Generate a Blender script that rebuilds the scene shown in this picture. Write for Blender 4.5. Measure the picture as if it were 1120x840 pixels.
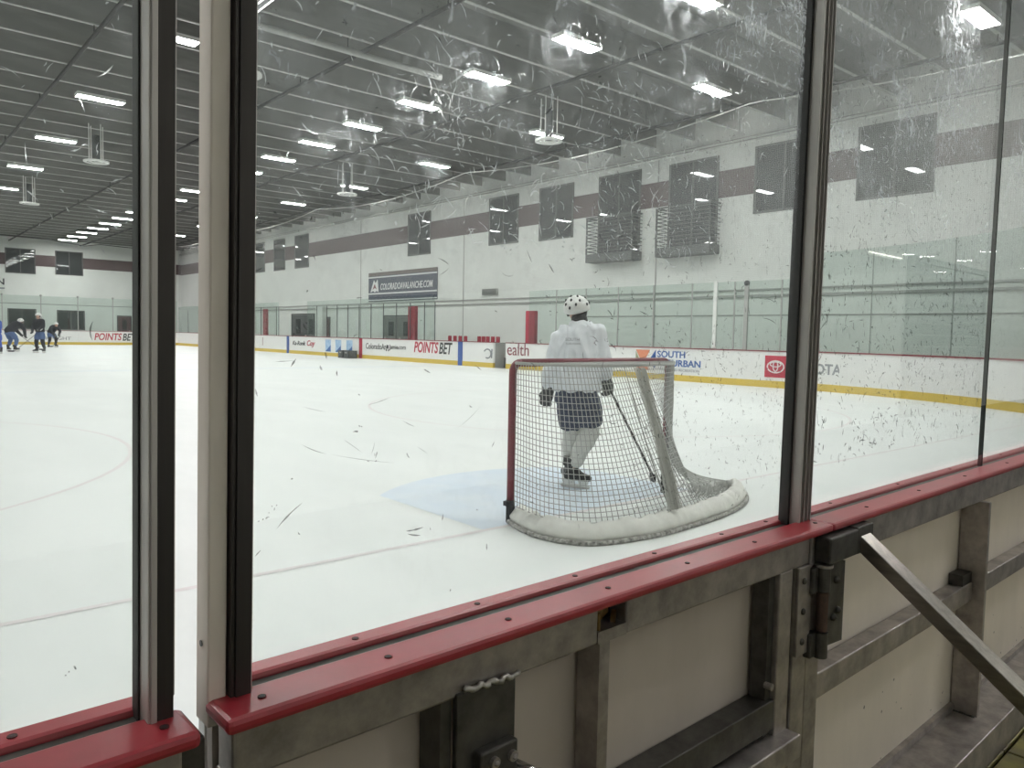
import bpy, bmesh, math, random
from mathutils import Vector, Matrix, noise
random.seed(7)
for o in list(bpy.data.objects): bpy.data.objects.remove(o)
SC = bpy.context.scene
COL = SC.collection

# ------------------------------------------------------------------ camera
F_PX, YAW, PITCH, ROLL, EYE = 833.7355, 0.7111, 0.0647, 0.0188, 1.3978
fw = Vector((math.sin(YAW)*math.cos(PITCH), math.cos(YAW)*math.cos(PITCH), -math.sin(PITCH)))
r0 = Vector((math.cos(YAW), -math.sin(YAW), 0)); u0 = r0.cross(fw)
rt = r0*math.cos(ROLL)+u0*math.sin(ROLL); up = u0*math.cos(ROLL)-r0*math.sin(ROLL)
cd = bpy.data.cameras.new('camera'); cam = bpy.data.objects.new('camera', cd); COL.objects.link(cam)
cd.sensor_fit = 'HORIZONTAL'; cd.sensor_width = 36.0; cd.lens = 36.0*F_PX/1120.0
cd.clip_start = 0.05; cd.clip_end = 300
cam.matrix_world = Matrix(((rt.x, up.x, -fw.x, 0), (rt.y, up.y, -fw.y, 0), (rt.z, up.z, -fw.z, EYE), (0, 0, 0, 1)))
SC.camera = cam

# ------------------------------------------------------------------ world, exposure
w = bpy.data.worlds.new('world'); SC.world = w; w.use_nodes = True
w.node_tree.nodes['Background'].inputs[0].default_value = (.5, .55, .6, 1)
w.node_tree.nodes['Background'].inputs[1].default_value = 0.02
vs = SC.view_settings; SC.display_settings.display_device = 'sRGB'
vs.view_transform = 'Standard'; vs.look = 'None'; vs.gamma = 1.0; vs.use_curve_mapping = False
vs.exposure = 0.0
SC.cycles.max_bounces = 14; SC.cycles.diffuse_bounces = 5; SC.cycles.glossy_bounces = 3
SC.cycles.transmission_bounces = 6; SC.cycles.transparent_max_bounces = 32
SC.cycles.caustics_reflective = False; SC.cycles.sample_clamp_indirect = 4.0
LAMP = 122.0          # radiance of the ceiling fixtures

# ------------------------------------------------------------------ materials
def srgb(r, g, b):
    f = lambda c: (c/255/12.92) if c/255 <= .04045 else ((c/255+.055)/1.055)**2.4
    return (f(r), f(g), f(b), 1)
MATS = {}
def mat(name, col, rough=.6, metal=0., spec=.5, var=0., scale=6., bump=0., col2=None, stretch=None, alpha=None, emit=0.):
    if name in MATS: return MATS[name]
    m = bpy.data.materials.new(name); m.use_nodes = True; nt = m.node_tree; b = nt.nodes['Principled BSDF']
    b.inputs['Base Color'].default_value = col; b.inputs['Roughness'].default_value = rough
    b.inputs['Metallic'].default_value = metal; b.inputs['Specular IOR Level'].default_value = spec
    if alpha is not None: b.inputs['Alpha'].default_value = alpha
    if emit: 
        b.inputs['Emission Color'].default_value = col; b.inputs['Emission Strength'].default_value = emit
    if var or bump or col2:
        tc = nt.nodes.new('ShaderNodeTexCoord'); mp = nt.nodes.new('ShaderNodeMapping')
        nt.links.new(tc.outputs['Object'], mp.inputs[0])
        if stretch: mp.inputs['Scale'].default_value = stretch
        n = nt.nodes.new('ShaderNodeTexNoise'); n.inputs['Scale'].default_value = scale; n.inputs['Detail'].default_value = 6
        n.inputs['Roughness'].default_value = .65
        nt.links.new(mp.outputs[0], n.inputs['Vector'])
        if var or col2:
            r = nt.nodes.new('ShaderNodeValToRGB'); r.color_ramp.elements[0].position = .3; r.color_ramp.elements[1].position = .72
            c2 = col2 or tuple(min(1, c*(1+var)) for c in col[:3])+(1,)
            c1 = col if col2 else tuple(c*(1-var) for c in col[:3])+(1,)
            r.color_ramp.elements[0].color = c1; r.color_ramp.elements[1].color = c2
            nt.links.new(n.outputs['Fac'], r.inputs[0]); nt.links.new(r.outputs[0], b.inputs['Base Color'])
        if bump:
            bp = nt.nodes.new('ShaderNodeBump'); bp.inputs['Strength'].default_value = bump; bp.inputs['Distance'].default_value = .02
            nt.links.new(n.outputs['Fac'], bp.inputs['Height']); nt.links.new(bp.outputs[0], b.inputs['Normal'])
    MATS[name] = m; return m

def facing_reflect(nt, tint, base=.04, rough=0.0, gain=.9):
    """transparent pane with mirror reflection growing at grazing angles"""
    lw = nt.nodes.new('ShaderNodeLayerWeight'); lw.inputs[0].default_value = .5
    p = nt.nodes.new('ShaderNodeMath'); p.operation = 'POWER'; p.inputs[1].default_value = 5
    nt.links.new(lw.outputs['Facing'], p.inputs[0])
    ma = nt.nodes.new('ShaderNodeMath'); ma.operation = 'MULTIPLY_ADD'; ma.inputs[1].default_value = gain; ma.inputs[2].default_value = base
    nt.links.new(p.outputs[0], ma.inputs[0])
    t = nt.nodes.new('ShaderNodeBsdfTransparent'); t.inputs[0].default_value = tint
    g = nt.nodes.new('ShaderNodeBsdfGlossy'); g.inputs['Roughness'].default_value = rough
    mx = nt.nodes.new('ShaderNodeMixShader')
    nt.links.new(ma.outputs[0], mx.inputs[0]); nt.links.new(t.outputs[0], mx.inputs[1]); nt.links.new(g.outputs[0], mx.inputs[2])
    return mx

def glass(name, tint, haze=0.):
    m = bpy.data.materials.new(name); m.use_nodes = True; nt = m.node_tree
    nt.nodes.remove(nt.nodes['Principled BSDF']); out = nt.nodes['Material Output']
    mx = facing_reflect(nt, tint)
    if not haze:
        nt.links.new(mx.outputs[0], out.inputs[0])
    else:
        tc = nt.nodes.new('ShaderNodeTexCoord')
        def nz(scale, stretch, lo, hi, dist=0., rot=0.):
            mp = nt.nodes.new('ShaderNodeMapping'); mp.inputs['Scale'].default_value = stretch; mp.inputs['Rotation'].default_value = (0, rot, 0)
            nt.links.new(tc.outputs['Object'], mp.inputs[0])
            n = nt.nodes.new('ShaderNodeTexNoise'); n.inputs['Scale'].default_value = scale; n.inputs['Detail'].default_value = 5
            n.inputs['Distortion'].default_value = dist; n.inputs['Roughness'].default_value = .6
            nt.links.new(mp.outputs[0], n.inputs['Vector'])
            r = nt.nodes.new('ShaderNodeMapRange'); r.inputs[1].default_value = lo; r.inputs[2].default_value = hi
            nt.links.new(n.outputs['Fac'], r.inputs[0]); return r.outputs[0]
        def op(a, b, o):
            x = nt.nodes.new('ShaderNodeMath'); x.operation = o; x.use_clamp = True
            for i, v in enumerate((a, b)):
                if isinstance(v, (int, float)): x.inputs[i].default_value = v
                else: nt.links.new(v, x.inputs[i])
            return x.outputs[0]
        blot = nz(4.5, (1, 1, 1), .42, .72, .6)
        s1 = nz(48, (1, 1, .4), .52, .74, 1.4, .5); s2 = nz(60, (.45, 1, 1), .54, .76, 1.2, -.4); s3 = nz(95, (1, 1, 1), .56, .76, .6)
        scr = op(op(s1, s2, 'MAXIMUM'), s3, 'MAXIMUM')
        sz = nt.nodes.new('ShaderNodeSeparateXYZ'); nt.links.new(tc.outputs['Object'], sz.inputs[0])
        zr = nt.nodes.new('ShaderNodeMapRange'); zr.interpolation_type = 'SMOOTHSTEP'     # scratches and veil fade in towards the upper pane
        for q_, v_ in ((1, 1.22), (2, 1.85), (3, .06), (4, 1.0)): zr.inputs[q_].default_value = v_
        nt.links.new(sz.outputs['Z'], zr.inputs[0])
        mask = op(op(op(scr, op(op(blot, 1.0, 'MULTIPLY'), .10, 'ADD'), 'MULTIPLY'), haze, 'MULTIPLY'), zr.outputs[0], 'MULTIPLY')
        veil = op(op(op(op(blot, .16, 'MULTIPLY'), .07, 'ADD'), haze, 'MULTIPLY'), zr.outputs[0], 'MULTIPLY')
        rf = nt.nodes.new('ShaderNodeBsdfRefraction'); rf.inputs['IOR'].default_value = 1.02; rf.inputs['Roughness'].default_value = .95
        rf.inputs[0].default_value = (.93, .96, 1, 1)
        tl = nt.nodes.new('ShaderNodeBsdfTranslucent'); tl.inputs[0].default_value = (.75, .78, .8, 1)
        ms = nt.nodes.new('ShaderNodeMixShader'); ms.inputs[0].default_value = .5
        nt.links.new(rf.outputs[0], ms.inputs[1]); nt.links.new(tl.outputs[0], ms.inputs[2])
        m2 = nt.nodes.new('ShaderNodeMixShader')
        nt.links.new(mask, m2.inputs[0]); nt.links.new(mx.outputs[0], m2.inputs[1]); nt.links.new(ms.outputs[0], m2.inputs[2])
        m3 = nt.nodes.new('ShaderNodeMixShader'); nt.links.new(veil, m3.inputs[0]); nt.links.new(m2.outputs[0], m3.inputs[1]); nt.links.new(tl.outputs[0], m3.inputs[2]); m2 = m3
        nt.links.new(m2.outputs[0], out.inputs[0])
    MATS[name] = m; return m

G_CLEAR = glass('pane glass', (.955, .985, .97, 1))
G_SCUFF = glass('scuffed pane glass', (.97, .985, .975, 1), 1.0)
G_LIGHT = glass('lightly scuffed pane glass', (.97, .985, .975, 1), .35)
G_EDGE = mat('glass edge', (.004, .012, .010, 1), .25)
G_FAR = glass('far pane glass', (.905, .945, .93, 1))
ICE = mat('ice', (.80, .82, .81, 1), .42, spec=.25, col2=(.88, .895, .885, 1), scale=1.1, stretch=(1, .35, 1))
WALL = mat('painted wall', (.76, .775, .75, 1), .8, var=.05, scale=.8)
WALL2 = mat('near wall', (.60, .60, .57, 1), .8, var=.05)
BAND = mat('maroon paint', (.105, .07, .074, 1), .75, var=.12, scale=2)
CEIL = mat('ceiling concrete', (.17, .17, .162, 1), .85, var=.22, scale=1.6)
BEAM = mat('beam concrete', (.195, .195, .185, 1), .8, var=.25, scale=1.3, stretch=(.4, 1, 2))
FLANGE = mat('beam edge', (.42, .42, .40, 1), .6, var=.2)
CONC = mat('floor concrete', (.30, .30, .29, 1), .8, var=.15, scale=3)
TILE = mat('wet tile', (.10, .085, .05, 1), .35, col2=(.32, .28, .06, 1), scale=7)
GROUT = mat('tile joint', (.03, .03, .028, 1), .9)
BWHITE = mat('board white', (.80, .80, .79, 1), .45, var=.03, scale=4)
HDPE_LIT = mat('lit board back', (.86, .77, .67, 1), .55, var=.06, scale=5, stretch=(1, 1, .4))  # paler copy of HDPE; brighter light on the right section is in the colour
HDPE = mat('board back', (.58, .51, .45, 1), .55, var=.07, scale=5, stretch=(1, 1, .4))
YEL = mat('kick yellow', (.58, .42, .07, 1), .5)
CAPF = mat('cap red', (.35, .022, .035, 1), .36, spec=.8, var=.1, scale=14)
CAPFAR = mat('far cap red', (.22, .02, .035, 1), .4)
STEEL = mat('galvanised steel', (.40, .365, .345, 1), .42, metal=.75, var=.35, scale=16, bump=.06)
STEELD = mat('dark steel', (.10, .095, .088, 1), .45, metal=.7, var=.4, scale=22)
RUST = mat('rusty steel', (.07, .05, .042, 1), .7, metal=.4, col2=(.16, .09, .065, 1), scale=30)
ALU = mat('aluminium', (.50, .475, .45, 1), .42, metal=.35, var=.12, scale=40, stretch=(1, 1, .04))
ALUD = mat('darkened aluminium', (.055, .05, .046, 1), .35, metal=.6, var=.2, scale=30, stretch=(1, 1, .05))  # dimness of stanchion fronts facing the walkway is put into this colour
CREAM = mat('cream painted post', (.74, .68, .60, 1), .55, var=.08, scale=9, stretch=(1, 1, .25))
RUBBER = mat('black rubber', (.012, .012, .012, 1), .6)
SCREWH = mat('screw head', (.05, .012, .012, 1), .7)
BRASS = mat('brassy latch', (.30, .20, .08, 1), .35, metal=.8, var=.5, scale=60)
REDP = mat('goal red', (.17, .022, .036, 1), .45, var=.15, scale=12)
TWINE = mat('net twine', (.40, .40, .38, 1), .9)
TWINE2 = mat('safety net twine', (.45, .45, .44, 1), .9)
VINYL = mat('white vinyl skirt', (.70, .69, .65, 1), .55, col2=(.84, .83, .79, 1), scale=9, bump=.3)
BLACK = mat('black', (.015, .015, .017, 1), .6)
WINPANE = mat('dark window', (.045, .05, .052, 1), .02, spec=.5)
WINFR = mat('window frame', (.10, .10, .10, 1), .5)
LAMPM = mat('lamp diffuser', (1, 1, .98, 1), .5, emit=LAMP)
WHITE = mat('white enamel', (.75, .75, .73, 1), .5)
PIPEB = mat('black pipe', (.012, .012, .012, 1), .6)
PIPEG = mat('grey duct', (.36, .36, .345, 1), .5)
GREYD = mat('dark grey paint', (.085, .09, .092, 1), .55, var=.1)
DOORM = mat('door grey', (.16, .17, .165, 1), .5)
DOORR = mat('door maroon', (.10, .05, .055, 1), .5)
REDPAD = mat('red pad', (.33, .015, .04, 1), .5)
BLUEM = mat('blue paint', (.03, .085, .30, 1), .5)
REDM = mat('red paint', (.38, .02, .05, 1), .5)
T_BLACK = mat('print black', (.02, .022, .025, 1), .5)
T_RED = mat('print red', (.42, .02, .05, 1), .5)
T_DRED = mat('print dark red', (.20, .03, .05, 1), .5)
T_BLUE = mat('print blue', (.03, .10, .32, 1), .5)
T_ORANGE = mat('print orange', (.62, .22, .12, 1), .5)
T_WHITE = mat('print white', (.78, .78, .78, 1), .5)
T_GREY = mat('print grey', (.25, .26, .28, 1), .5)
NAVY = mat('banner navy', (.05, .06, .095, 1), .7, var=.15)
TAN = mat('banner brown', (.13, .10, .09, 1), .7)
LBLUE = mat('picture blue', (.18, .36, .60, 1), .5, col2=(.50, .62, .78, 1), scale=4)
LINE_R = mat('ice line red', (.785, .735, .74, 1), .42, spec=.25)
LINE_B = mat('ice crease blue', (.66, .745, .86, 1), .42, spec=.25, col2=(.76, .81, .87, 1), scale=2.5)
MARK = mat('puck scuff', (.03, .03, .03, 1), .8, alpha=.62)
MARK2 = mat('light puck scuff', (.05, .05, .05, 1), .8, alpha=.42)
SKIN = mat('skin', (.50, .30, .22, 1), .5)
JERSEY = mat('white jersey', (.80, .82, .86, 1), .8, var=.05, scale=10)
SHORTN = mat('navy hockey pants', (.026, .036, .075, 1), .7, var=.2, scale=12)
SOCKW = mat('white socks', (.62, .62, .59, 1), .9)
GLOVEM = mat('dark glove', (.028, .03, .035, 1), .6, var=.3, scale=25)
PALM = mat('grey glove palm', (.16, .16, .15, 1), .7)
SKATE = mat('black skate boot', (.012, .012, .014, 1), .4)
HELMW = mat('white helmet shell', (.78, .78, .76, 1), .3)
J_BLACK = mat('black jersey', (.012, .013, .02, 1), .8)
J_BLUE = mat('royal blue cloth', (.035, .085, .38, 1), .8)
P_BLUE = mat('blue cloth', (.07, .12, .26, 1), .8)

# ------------------------------------------------------------------ mesh helpers
WLOC = {}
class MB:
    def __init__(s, fn=None): s.v = []; s.f = []; s.m = []; s.fn = fn
    def add(s, vs, fs, m=0):
        k = len(s.v); s.v += [Vector(p) for p in vs]; s.f += [tuple(i+k for i in f) for f in fs]; s.m += [m]*len(fs)
    def box(s, x0, x1, y0, y1, z0, z1, m=0):
        if x0 > x1: x0, x1 = x1, x0
        if y0 > y1: y0, y1 = y1, y0
        if z0 > z1: z0, z1 = z1, z0
        s.add([(x0, y0, z0), (x1, y0, z0), (x1, y1, z0), (x0, y1, z0), (x0, y0, z1), (x1, y0, z1), (x1, y1, z1), (x0, y1, z1)],
              [(0, 3, 2, 1), (4, 5, 6, 7), (0, 1, 5, 4), (1, 2, 6, 5), (2, 3, 7, 6), (3, 0, 4, 7)], m)
        return s
    def beam(s, p, q, hw, hh, side=None, m=0):
        """box along p->q, half width hw along 'side', half height hh"""
        p, q = Vector(p), Vector(q); d = (q-p).normalized()
        a = Vector(side) if side else (Vector((0, 0, 1)) if abs(d.z) < .9 else Vector((1, 0, 0))).cross(d)
        a = (a - d*a.dot(d)).normalized(); b = d.cross(a)
        vs = [c+a*(i*hw)+b*(j*hh) for c in (p, q) for i, j in ((-1, -1), (1, -1), (1, 1), (-1, 1))]
        s.add(vs, [(0, 3, 2, 1), (4, 5, 6, 7), (0, 1, 5, 4), (1, 2, 6, 5), (2, 3, 7, 6), (3, 0, 4, 7)], m); return s
    def tube(s, pts, r, n=8, m=0, cap=True, closed=False):
        pts = [Vector(p) for p in pts]; rs = r if isinstance(r, (list, tuple)) else [r]*len(pts)
        rings = []; ref = None
        for i, p in enumerate(pts):
            if closed: d = pts[(i+1) % len(pts)]-pts[i-1]
            else: d = pts[min(i+1, len(pts)-1)]-pts[max(i-1, 0)]
            d.normalize()
            if ref is None: ref = (Vector((0, 0, 1)) if abs(d.z) < .9 else Vector((1, 0, 0)))
            a = ref - d*ref.dot(d); a.normalize(); ref = a; b = d.cross(a)
            rings.append([p+(a*math.cos(t)+b*math.sin(t))*rs[i] for t in [2*math.pi*k/n for k in range(n)]])
        vs = [v for rg in rings for v in rg]; fs = []
        L = len(pts)
        for i in range(L if closed else L-1):
            j = (i+1) % L
            for k in range(n): fs.append((i*n+k, i*n+(k+1) % n, j*n+(k+1) % n, j*n+k))
        if cap and not closed: fs += [tuple(reversed(range(n))), tuple((L-1)*n+k for k in range(n))]
        s.add(vs, fs, m); return s
    def disc(s, c, nrm, r, n=16, th=.002, m=0):
        c, d = Vector(c), Vector(nrm).normalized(); return s.tube([c, c+d*th], r, n, m)
    def sphere(s, c, rx, ry=None, rz=None, n=12, m=0):
        ry = ry or rx; rz = rz or rx; c = Vector(c); vs = [c+Vector((0, 0, rz))]; h = n//2
        for i in range(1, h):
            t = math.pi*i/h
            for k in range(n): a = 2*math.pi*k/n; vs.append(c+Vector((rx*math.sin(t)*math.cos(a), ry*math.sin(t)*math.sin(a), rz*math.cos(t))))
        vs.append(c-Vector((0, 0, rz))); fs = []
        for k in range(n): fs.append((0, 1+k, 1+(k+1) % n))
        for i in range(h-2):
            for k in range(n): fs.append((1+i*n+k, 1+(i+1)*n+k, 1+(i+1)*n+(k+1) % n, 1+i*n+(k+1) % n))
        b = 1+(h-2)*n
        for k in range(n): fs.append((b+k, len(vs)-1, b+(k+1) % n))
        s.add(vs, fs, m); return s
    def loft(s, rings, m=0):
        n = len(rings[0]); vs = [Vector(v) for r in rings for v in r]; fs = []
        for i in range(len(rings)-1):
            for k in range(n): fs.append((i*n+k, i*n+(k+1) % n, (i+1)*n+(k+1) % n, (i+1)*n+k))
        fs += [tuple(reversed(range(n))), tuple((len(rings)-1)*n+k for k in range(n))]
        s.add(vs, fs, m); return s
    def mesh(s, name, org=(0, 0, 0)):
        vs = [s.fn(p) if s.fn else p for p in s.v]; org = Vector(org)
        me = bpy.data.meshes.new(name); me.from_pydata([tuple(Vector(p)-org) for p in vs], [], s.f); me.validate(); me.update()
        if len(me.polygons) == len(s.m): me.polygons.foreach_set('material_index', s.m)
        return me
    def build(s, name, mats, parent=None, bevel=0., smooth=False, local=False):
        org = Vector((0, 0, 0)) if (local or parent is None) else WLOC.get(parent.name, Vector((0, 0, 0)))
        me = s.mesh(name, org)
        for m in (mats if isinstance(mats, (list, tuple)) else [mats]): me.materials.append(m)
        return link(name, me, parent, bevel, smooth, org)
def link(name, me, parent=None, bevel=0., smooth=False, org=(0, 0, 0)):
    o = bpy.data.objects.new(name, me); COL.objects.link(o)
    if parent: o.parent = parent
    WLOC[o.name] = Vector(org)
    if smooth: me.polygons.foreach_set('use_smooth', [True]*len(me.polygons))
    if bevel:
        b = o.modifiers.new('bevel', 'BEVEL'); b.width = bevel; b.segments = 2; b.limit_method = 'ANGLE'
    return o
def tag(o, label=None, cat=None, group=None, kind=None):
    if label: o['label'] = label
    if cat: o['category'] = cat
    if group: o['group'] = group
    if kind: o['kind'] = kind
    return o
def thing(name, loc, label, cat, group=None, kind=None, rot=0.):
    o = bpy.data.objects.new(name, None); COL.objects.link(o); o.location = loc; o.rotation_euler.z = rot
    o.empty_display_size = .1; WLOC[o.name] = Vector(loc)
    return tag(o, label, cat, group, kind)
def copy_tree(o, parent=None):
    c = o.copy(); COL.objects.link(c)
    if parent: c.parent = parent
    for ch in [x for x in bpy.data.objects if x.parent == o]: copy_tree(ch, c)
    return c
def text(body, size, m, parent, name, loc, facing, shear=0., bold=0., width=None, extrude=.004, height=None):
    """flat lettering; facing '-x' or '-y'; loc = lower left corner"""
    cu = bpy.data.curves.new(name, 'FONT'); cu.body = body; cu.size = size; cu.shear = shear; cu.offset = bold; cu.extrude = extrude
    cu.resolution_u = 3
    t = bpy.data.objects.new('tmp', cu); COL.objects.link(t)
    dg = bpy.context.evaluated_depsgraph_get(); me = bpy.data.meshes.new_from_object(t.evaluated_get(dg))
    bpy.data.objects.remove(t); bpy.data.curves.remove(cu)
    xs = [v.co.x for v in me.vertices]; ys = [v.co.y for v in me.vertices]; sx = sy = 1.
    if width: sx = width/(max(xs)-min(xs))
    if height: sy = height/(max(ys)-min(ys))
    org = WLOC.get(parent.name, Vector((0, 0, 0)))
    for v in me.vertices:
        x, y, z = (v.co.x-min(xs))*sx, (v.co.y-min(ys))*sy, v.co.z
        v.co = (Vector((loc[0]-z, loc[1]-x, loc[2]+y)) if facing == '-x' else Vector((loc[0]+x, loc[1]-z, loc[2]+y)))-org
    me.materials.clear(); me.materials.append(m)
    return link(name, me, parent, 0, False, org)
def smoothed(mb, name, voxel, it=6, fold=0., fscale=(9, 9, 3)):
    """fuse overlapping lofts into one continuous skin"""
    me = mb.mesh('tmp'); o = bpy.data.objects.new('tmp', me); COL.objects.link(o)
    r = o.modifiers.new('r', 'REMESH'); r.mode = 'VOXEL'; r.voxel_size = voxel
    s = o.modifiers.new('s', 'SMOOTH'); s.factor = .5; s.iterations = it
    dg = bpy.context.evaluated_depsgraph_get(); nm = bpy.data.meshes.new_from_object(o.evaluated_get(dg)); nm.name = name
    bpy.data.objects.remove(o); bpy.data.meshes.remove(me)
    if fold:
        ns = [v.normal.copy() for v in nm.vertices]
        for v, n in zip(nm.vertices, ns):
            p = v.co
            f = noise.noise(Vector((p.x*fscale[0]+p.z*3, p.y*fscale[1], p.z*fscale[2]-p.x*4)))
            v.co = p+n*(fold*(1-2*abs(f)))
    nm.materials.clear(); nm.polygons.foreach_set('use_smooth', [True]*len(nm.polygons))
    return nm
def cr(pts, n):
    """Catmull-Rom through pts, n samples uniformly by length"""
    P = [Vector(p) for p in pts]; P = [2*P[0]-P[1]]+P+[2*P[-1]-P[-2]]; out = []
    for i in range(1, len(P)-2):
        for k in range(16):
            t = k/16; a, b, c, d = P[i-1], P[i], P[i+1], P[i+2]
            out.append(.5*((2*b)+(c-a)*t+(2*a-5*b+4*c-d)*t*t+(3*b-a-3*c+d)*t**3))
    out.append(P[-2]); L = [0]
    for a, b in zip(out, out[1:]): L.append(L[-1]+(b-a).length)
    res = []; j = 0
    for k in range(n):
        s = L[-1]*k/(n-1)
        while j < len(L)-2 and L[j+1] < s: j += 1
        u = (s-L[j])/max(1e-9, L[j+1]-L[j]); res.append(out[j].lerp(out[j+1], min(1, u)))
    return res

# ------------------------------------------------------------------ the hall
XW, XB, YW, YE, YN, XL = 23.5, 20.15, 75.5, 65.74, -3.2, -14.5     # side wall, side boards, far wall, far boards, near wall, left wall
ZB, ZD = 8.62, 9.40                                                # beam bottom, deck
tag(MB().box(XL, XW, YN, YW, -.25, -.03).build('floor', CONC), 'concrete floor of the hall around the ice', 'floor', kind='structure')
CR, CY0 = 10.4, 11.3                                               # corner radius of the boards
def corner(k, n=14, r=CR):
    a = math.pi/2*k/n; return (XB-CR+r*math.cos(a), CY0-r*math.sin(a))
ice_pts = [(XL+3, .84), (XB-CR, .84)]+[corner(14-k) for k in range(15)]+[(XB, YE), (XL+3, YE)]
mb = MB(); n = len(ice_pts); mb.add([(x, y, 0) for x, y in ice_pts]+[(x, y, -.03) for x, y in ice_pts], [tuple(range(n)), tuple(reversed(range(n, 2*n)))]+[(i, n+i, n+(i+1) % n, (i+1) % n) for i in range(n)])
ice = tag(mb.build('ice_sheet', ICE), 'white ice sheet of the rink', 'ice', kind='structure')
def flat(name, pts, m, z=.002):
    b = MB(); k = len(pts); b.add([(x, y, z) for x, y in pts], [tuple(range(k))]); return b.build(name, m, ice)
def ring_flat(name, cx, cy, r, wd, m, a0=0., a1=2*math.pi, n=64, z=.002):
    b = MB(); vs = []; fs = []
    for k in range(n+1):
        a = a0+(a1-a0)*k/n
        vs += [(cx+(r-wd/2)*math.cos(a), cy+(r-wd/2)*math.sin(a), z), (cx+(r+wd/2)*math.cos(a), cy+(r+wd/2)*math.sin(a), z)]
    fs = [(2*k, 2*k+1, 2*k+3, 2*k+2) for k in range(n)]
    b.add(vs, fs); return b.build(name, m, ice)
GX, GY = 3.6677, 4.2491; GC = GX+.915
flat('goal_line', [(XL+3, GY-.10), (XB-1.6, GY-.10), (XB-1.6, GY-.05), (XL+3, GY-.05)], LINE_R)
cre = [(GC-1.22, GY-.05), (GC+1.22, GY-.05)]+[(GC+1.83*math.cos(a), GY+1.83*math.sin(a)) for a in [math.acos(1.22/1.83)+(math.pi-2*math.acos(1.22/1.83))*k/20 for k in range(21)]]
flat('goal_crease', cre, LINE_B, .0025)
for sx in (-1, 1):
    ring_flat('faceoff_circle', GC+sx*6.7, GY+6.1, 4.57, .05, LINE_R)
    ring_flat('faceoff_spot', GC+sx*6.7, GY+6.1, .15, .3, LINE_R, n=20)
for y, m, nm in ((26.9, LINE_B, 'blue_line'), (44.55, LINE_B, 'blue_line'), (35.6, LINE_R, 'centre_line')):
    flat(nm, [(XL+3, y-.15), (XB-.05, y-.15), (XB-.05, y+.15), (XL+3, y+.15)], m)

def wall(name, x0, x1, y0, y1, m, label):
    return tag(MB().box(x0, x1, y0, y1, -.25, ZD).build(name, m), label, 'wall', kind='structure')
wr = wall('wall_right', XW, XW+.3, YN-.3, YW+.3, WALL, 'long white wall with a maroon stripe behind the side boards')
wf = wall('wall_far', XL-.3, XW, YW, YW+.3, WALL, 'white end wall with a maroon stripe at the far end of the rink')
wn = wall('wall_near', XL-.3, XW, YN-.3, YN, WALL2, 'wall of the spectator walkway behind the viewer')
wl = wall('wall_left', XL-.3, XL, YN, YW, WALL, 'long wall on the other side of the rink')
tag(MB().box(XW-.02, XW, YN, YW, 6.38, 7.33).build('trim_1', BAND), 'maroon stripe painted along the long side wall', 'wall stripe', kind='structure')
tag(MB().box(XL, XW-.02, YW-.02, YW, 6.42, 7.36).build('trim_2', BAND), 'maroon stripe painted along the far end wall', 'wall stripe', kind='structure')
for y in (41.6, 31.2, 18.9):
    MB().box(XW-.012, XW, y-.03, y+.03, 0, 8.3).build('panel_joint', PIPEG, wr)
# ceiling deck and its beams
ceil = tag(MB().box(XL, XW, YN, YW, ZD, ZD+.2).build('ceiling', CEIL), 'dark grey ceiling deck over the rink', 'ceiling', kind='structure')
bm0 = MB(); bm0.box(XL, XW, -.04, .04, ZB+.02, ZD, 0); bm0.box(XL, XW, -.045, .045, ZB, ZB+.02, 1)
bme = bm0.mesh('beam'); bme.materials.append(BEAM); bme.materials.append(FLANGE)
k = -9
while 13.73+1.79*k < YW-.3:
    y = 13.73+1.79*k
    if y > YN+.2:
        o = bpy.data.objects.new('beam', bme); COL.objects.link(o); o.location.y = y; o.parent = ceil
    k += 1
# ledge with conduits along the top of the side wall
tr = tag(MB().box(XW-.14, XW, YN, YW, 8.16, 8.34).build('trim_3', WALL), 'white ledge under the beam ends along the side wall', 'ledge', kind='structure')
for z in (8.20, 8.30): MB().tube([(XW-.16, YN, z), (XW-.16, YW-.05, z)], .022, 6).build('conduit', PIPEG, tr)
for i, (x, z, lab) in enumerate(((9.82, 8.38, 'black pipe under the ceiling beams above the goal'), (15.05, 8.38, 'black pipe under the ceiling beams between the two lamp rows'), (20.45, 8.40, 'black pipe under the ceiling beams beside the windowed wall'), (4.55, 8.38, 'black pipe under the ceiling beams left of the tall post'))):
    t = thing('ceiling_pipe', (x, 4, z), lab, 'pipe')
    MB().tube([(x, YN+.1, z), (x, YW-.1, z)], .05, 8).build('pipe_run', PIPEB, t, smooth=True)
    for j in range(10):
        MB().tube([(x, 6.57+7.16*j, z), (x, 6.57+7.16*j, ZB+.02)], .015, 6).build('hanger_rod', PIPEB, t)
t = thing('white_duct', (9.4, 17.3, 8.2), 'pale grey duct running across under the beams above the tall post', 'duct')
MB().tube([(6.0, 17.35, 8.3), (9.3, 17.35, 8.3), (12.2, 17.35, 8.3)], .08, 10).build('duct_run', PIPEG, t, smooth=True)
MB().tube([(6.86, 17.35, 8.3), (6.94, 17.35, 8.3)], .125, 10).build('collar', PIPEG, t)
for x in (6.4, 9.4, 11.9): MB().tube([(x, 17.35, 8.38), (x, 17.35, ZB+.01)], .012, 6).build('hanger_rod', PIPEB, t)

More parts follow.
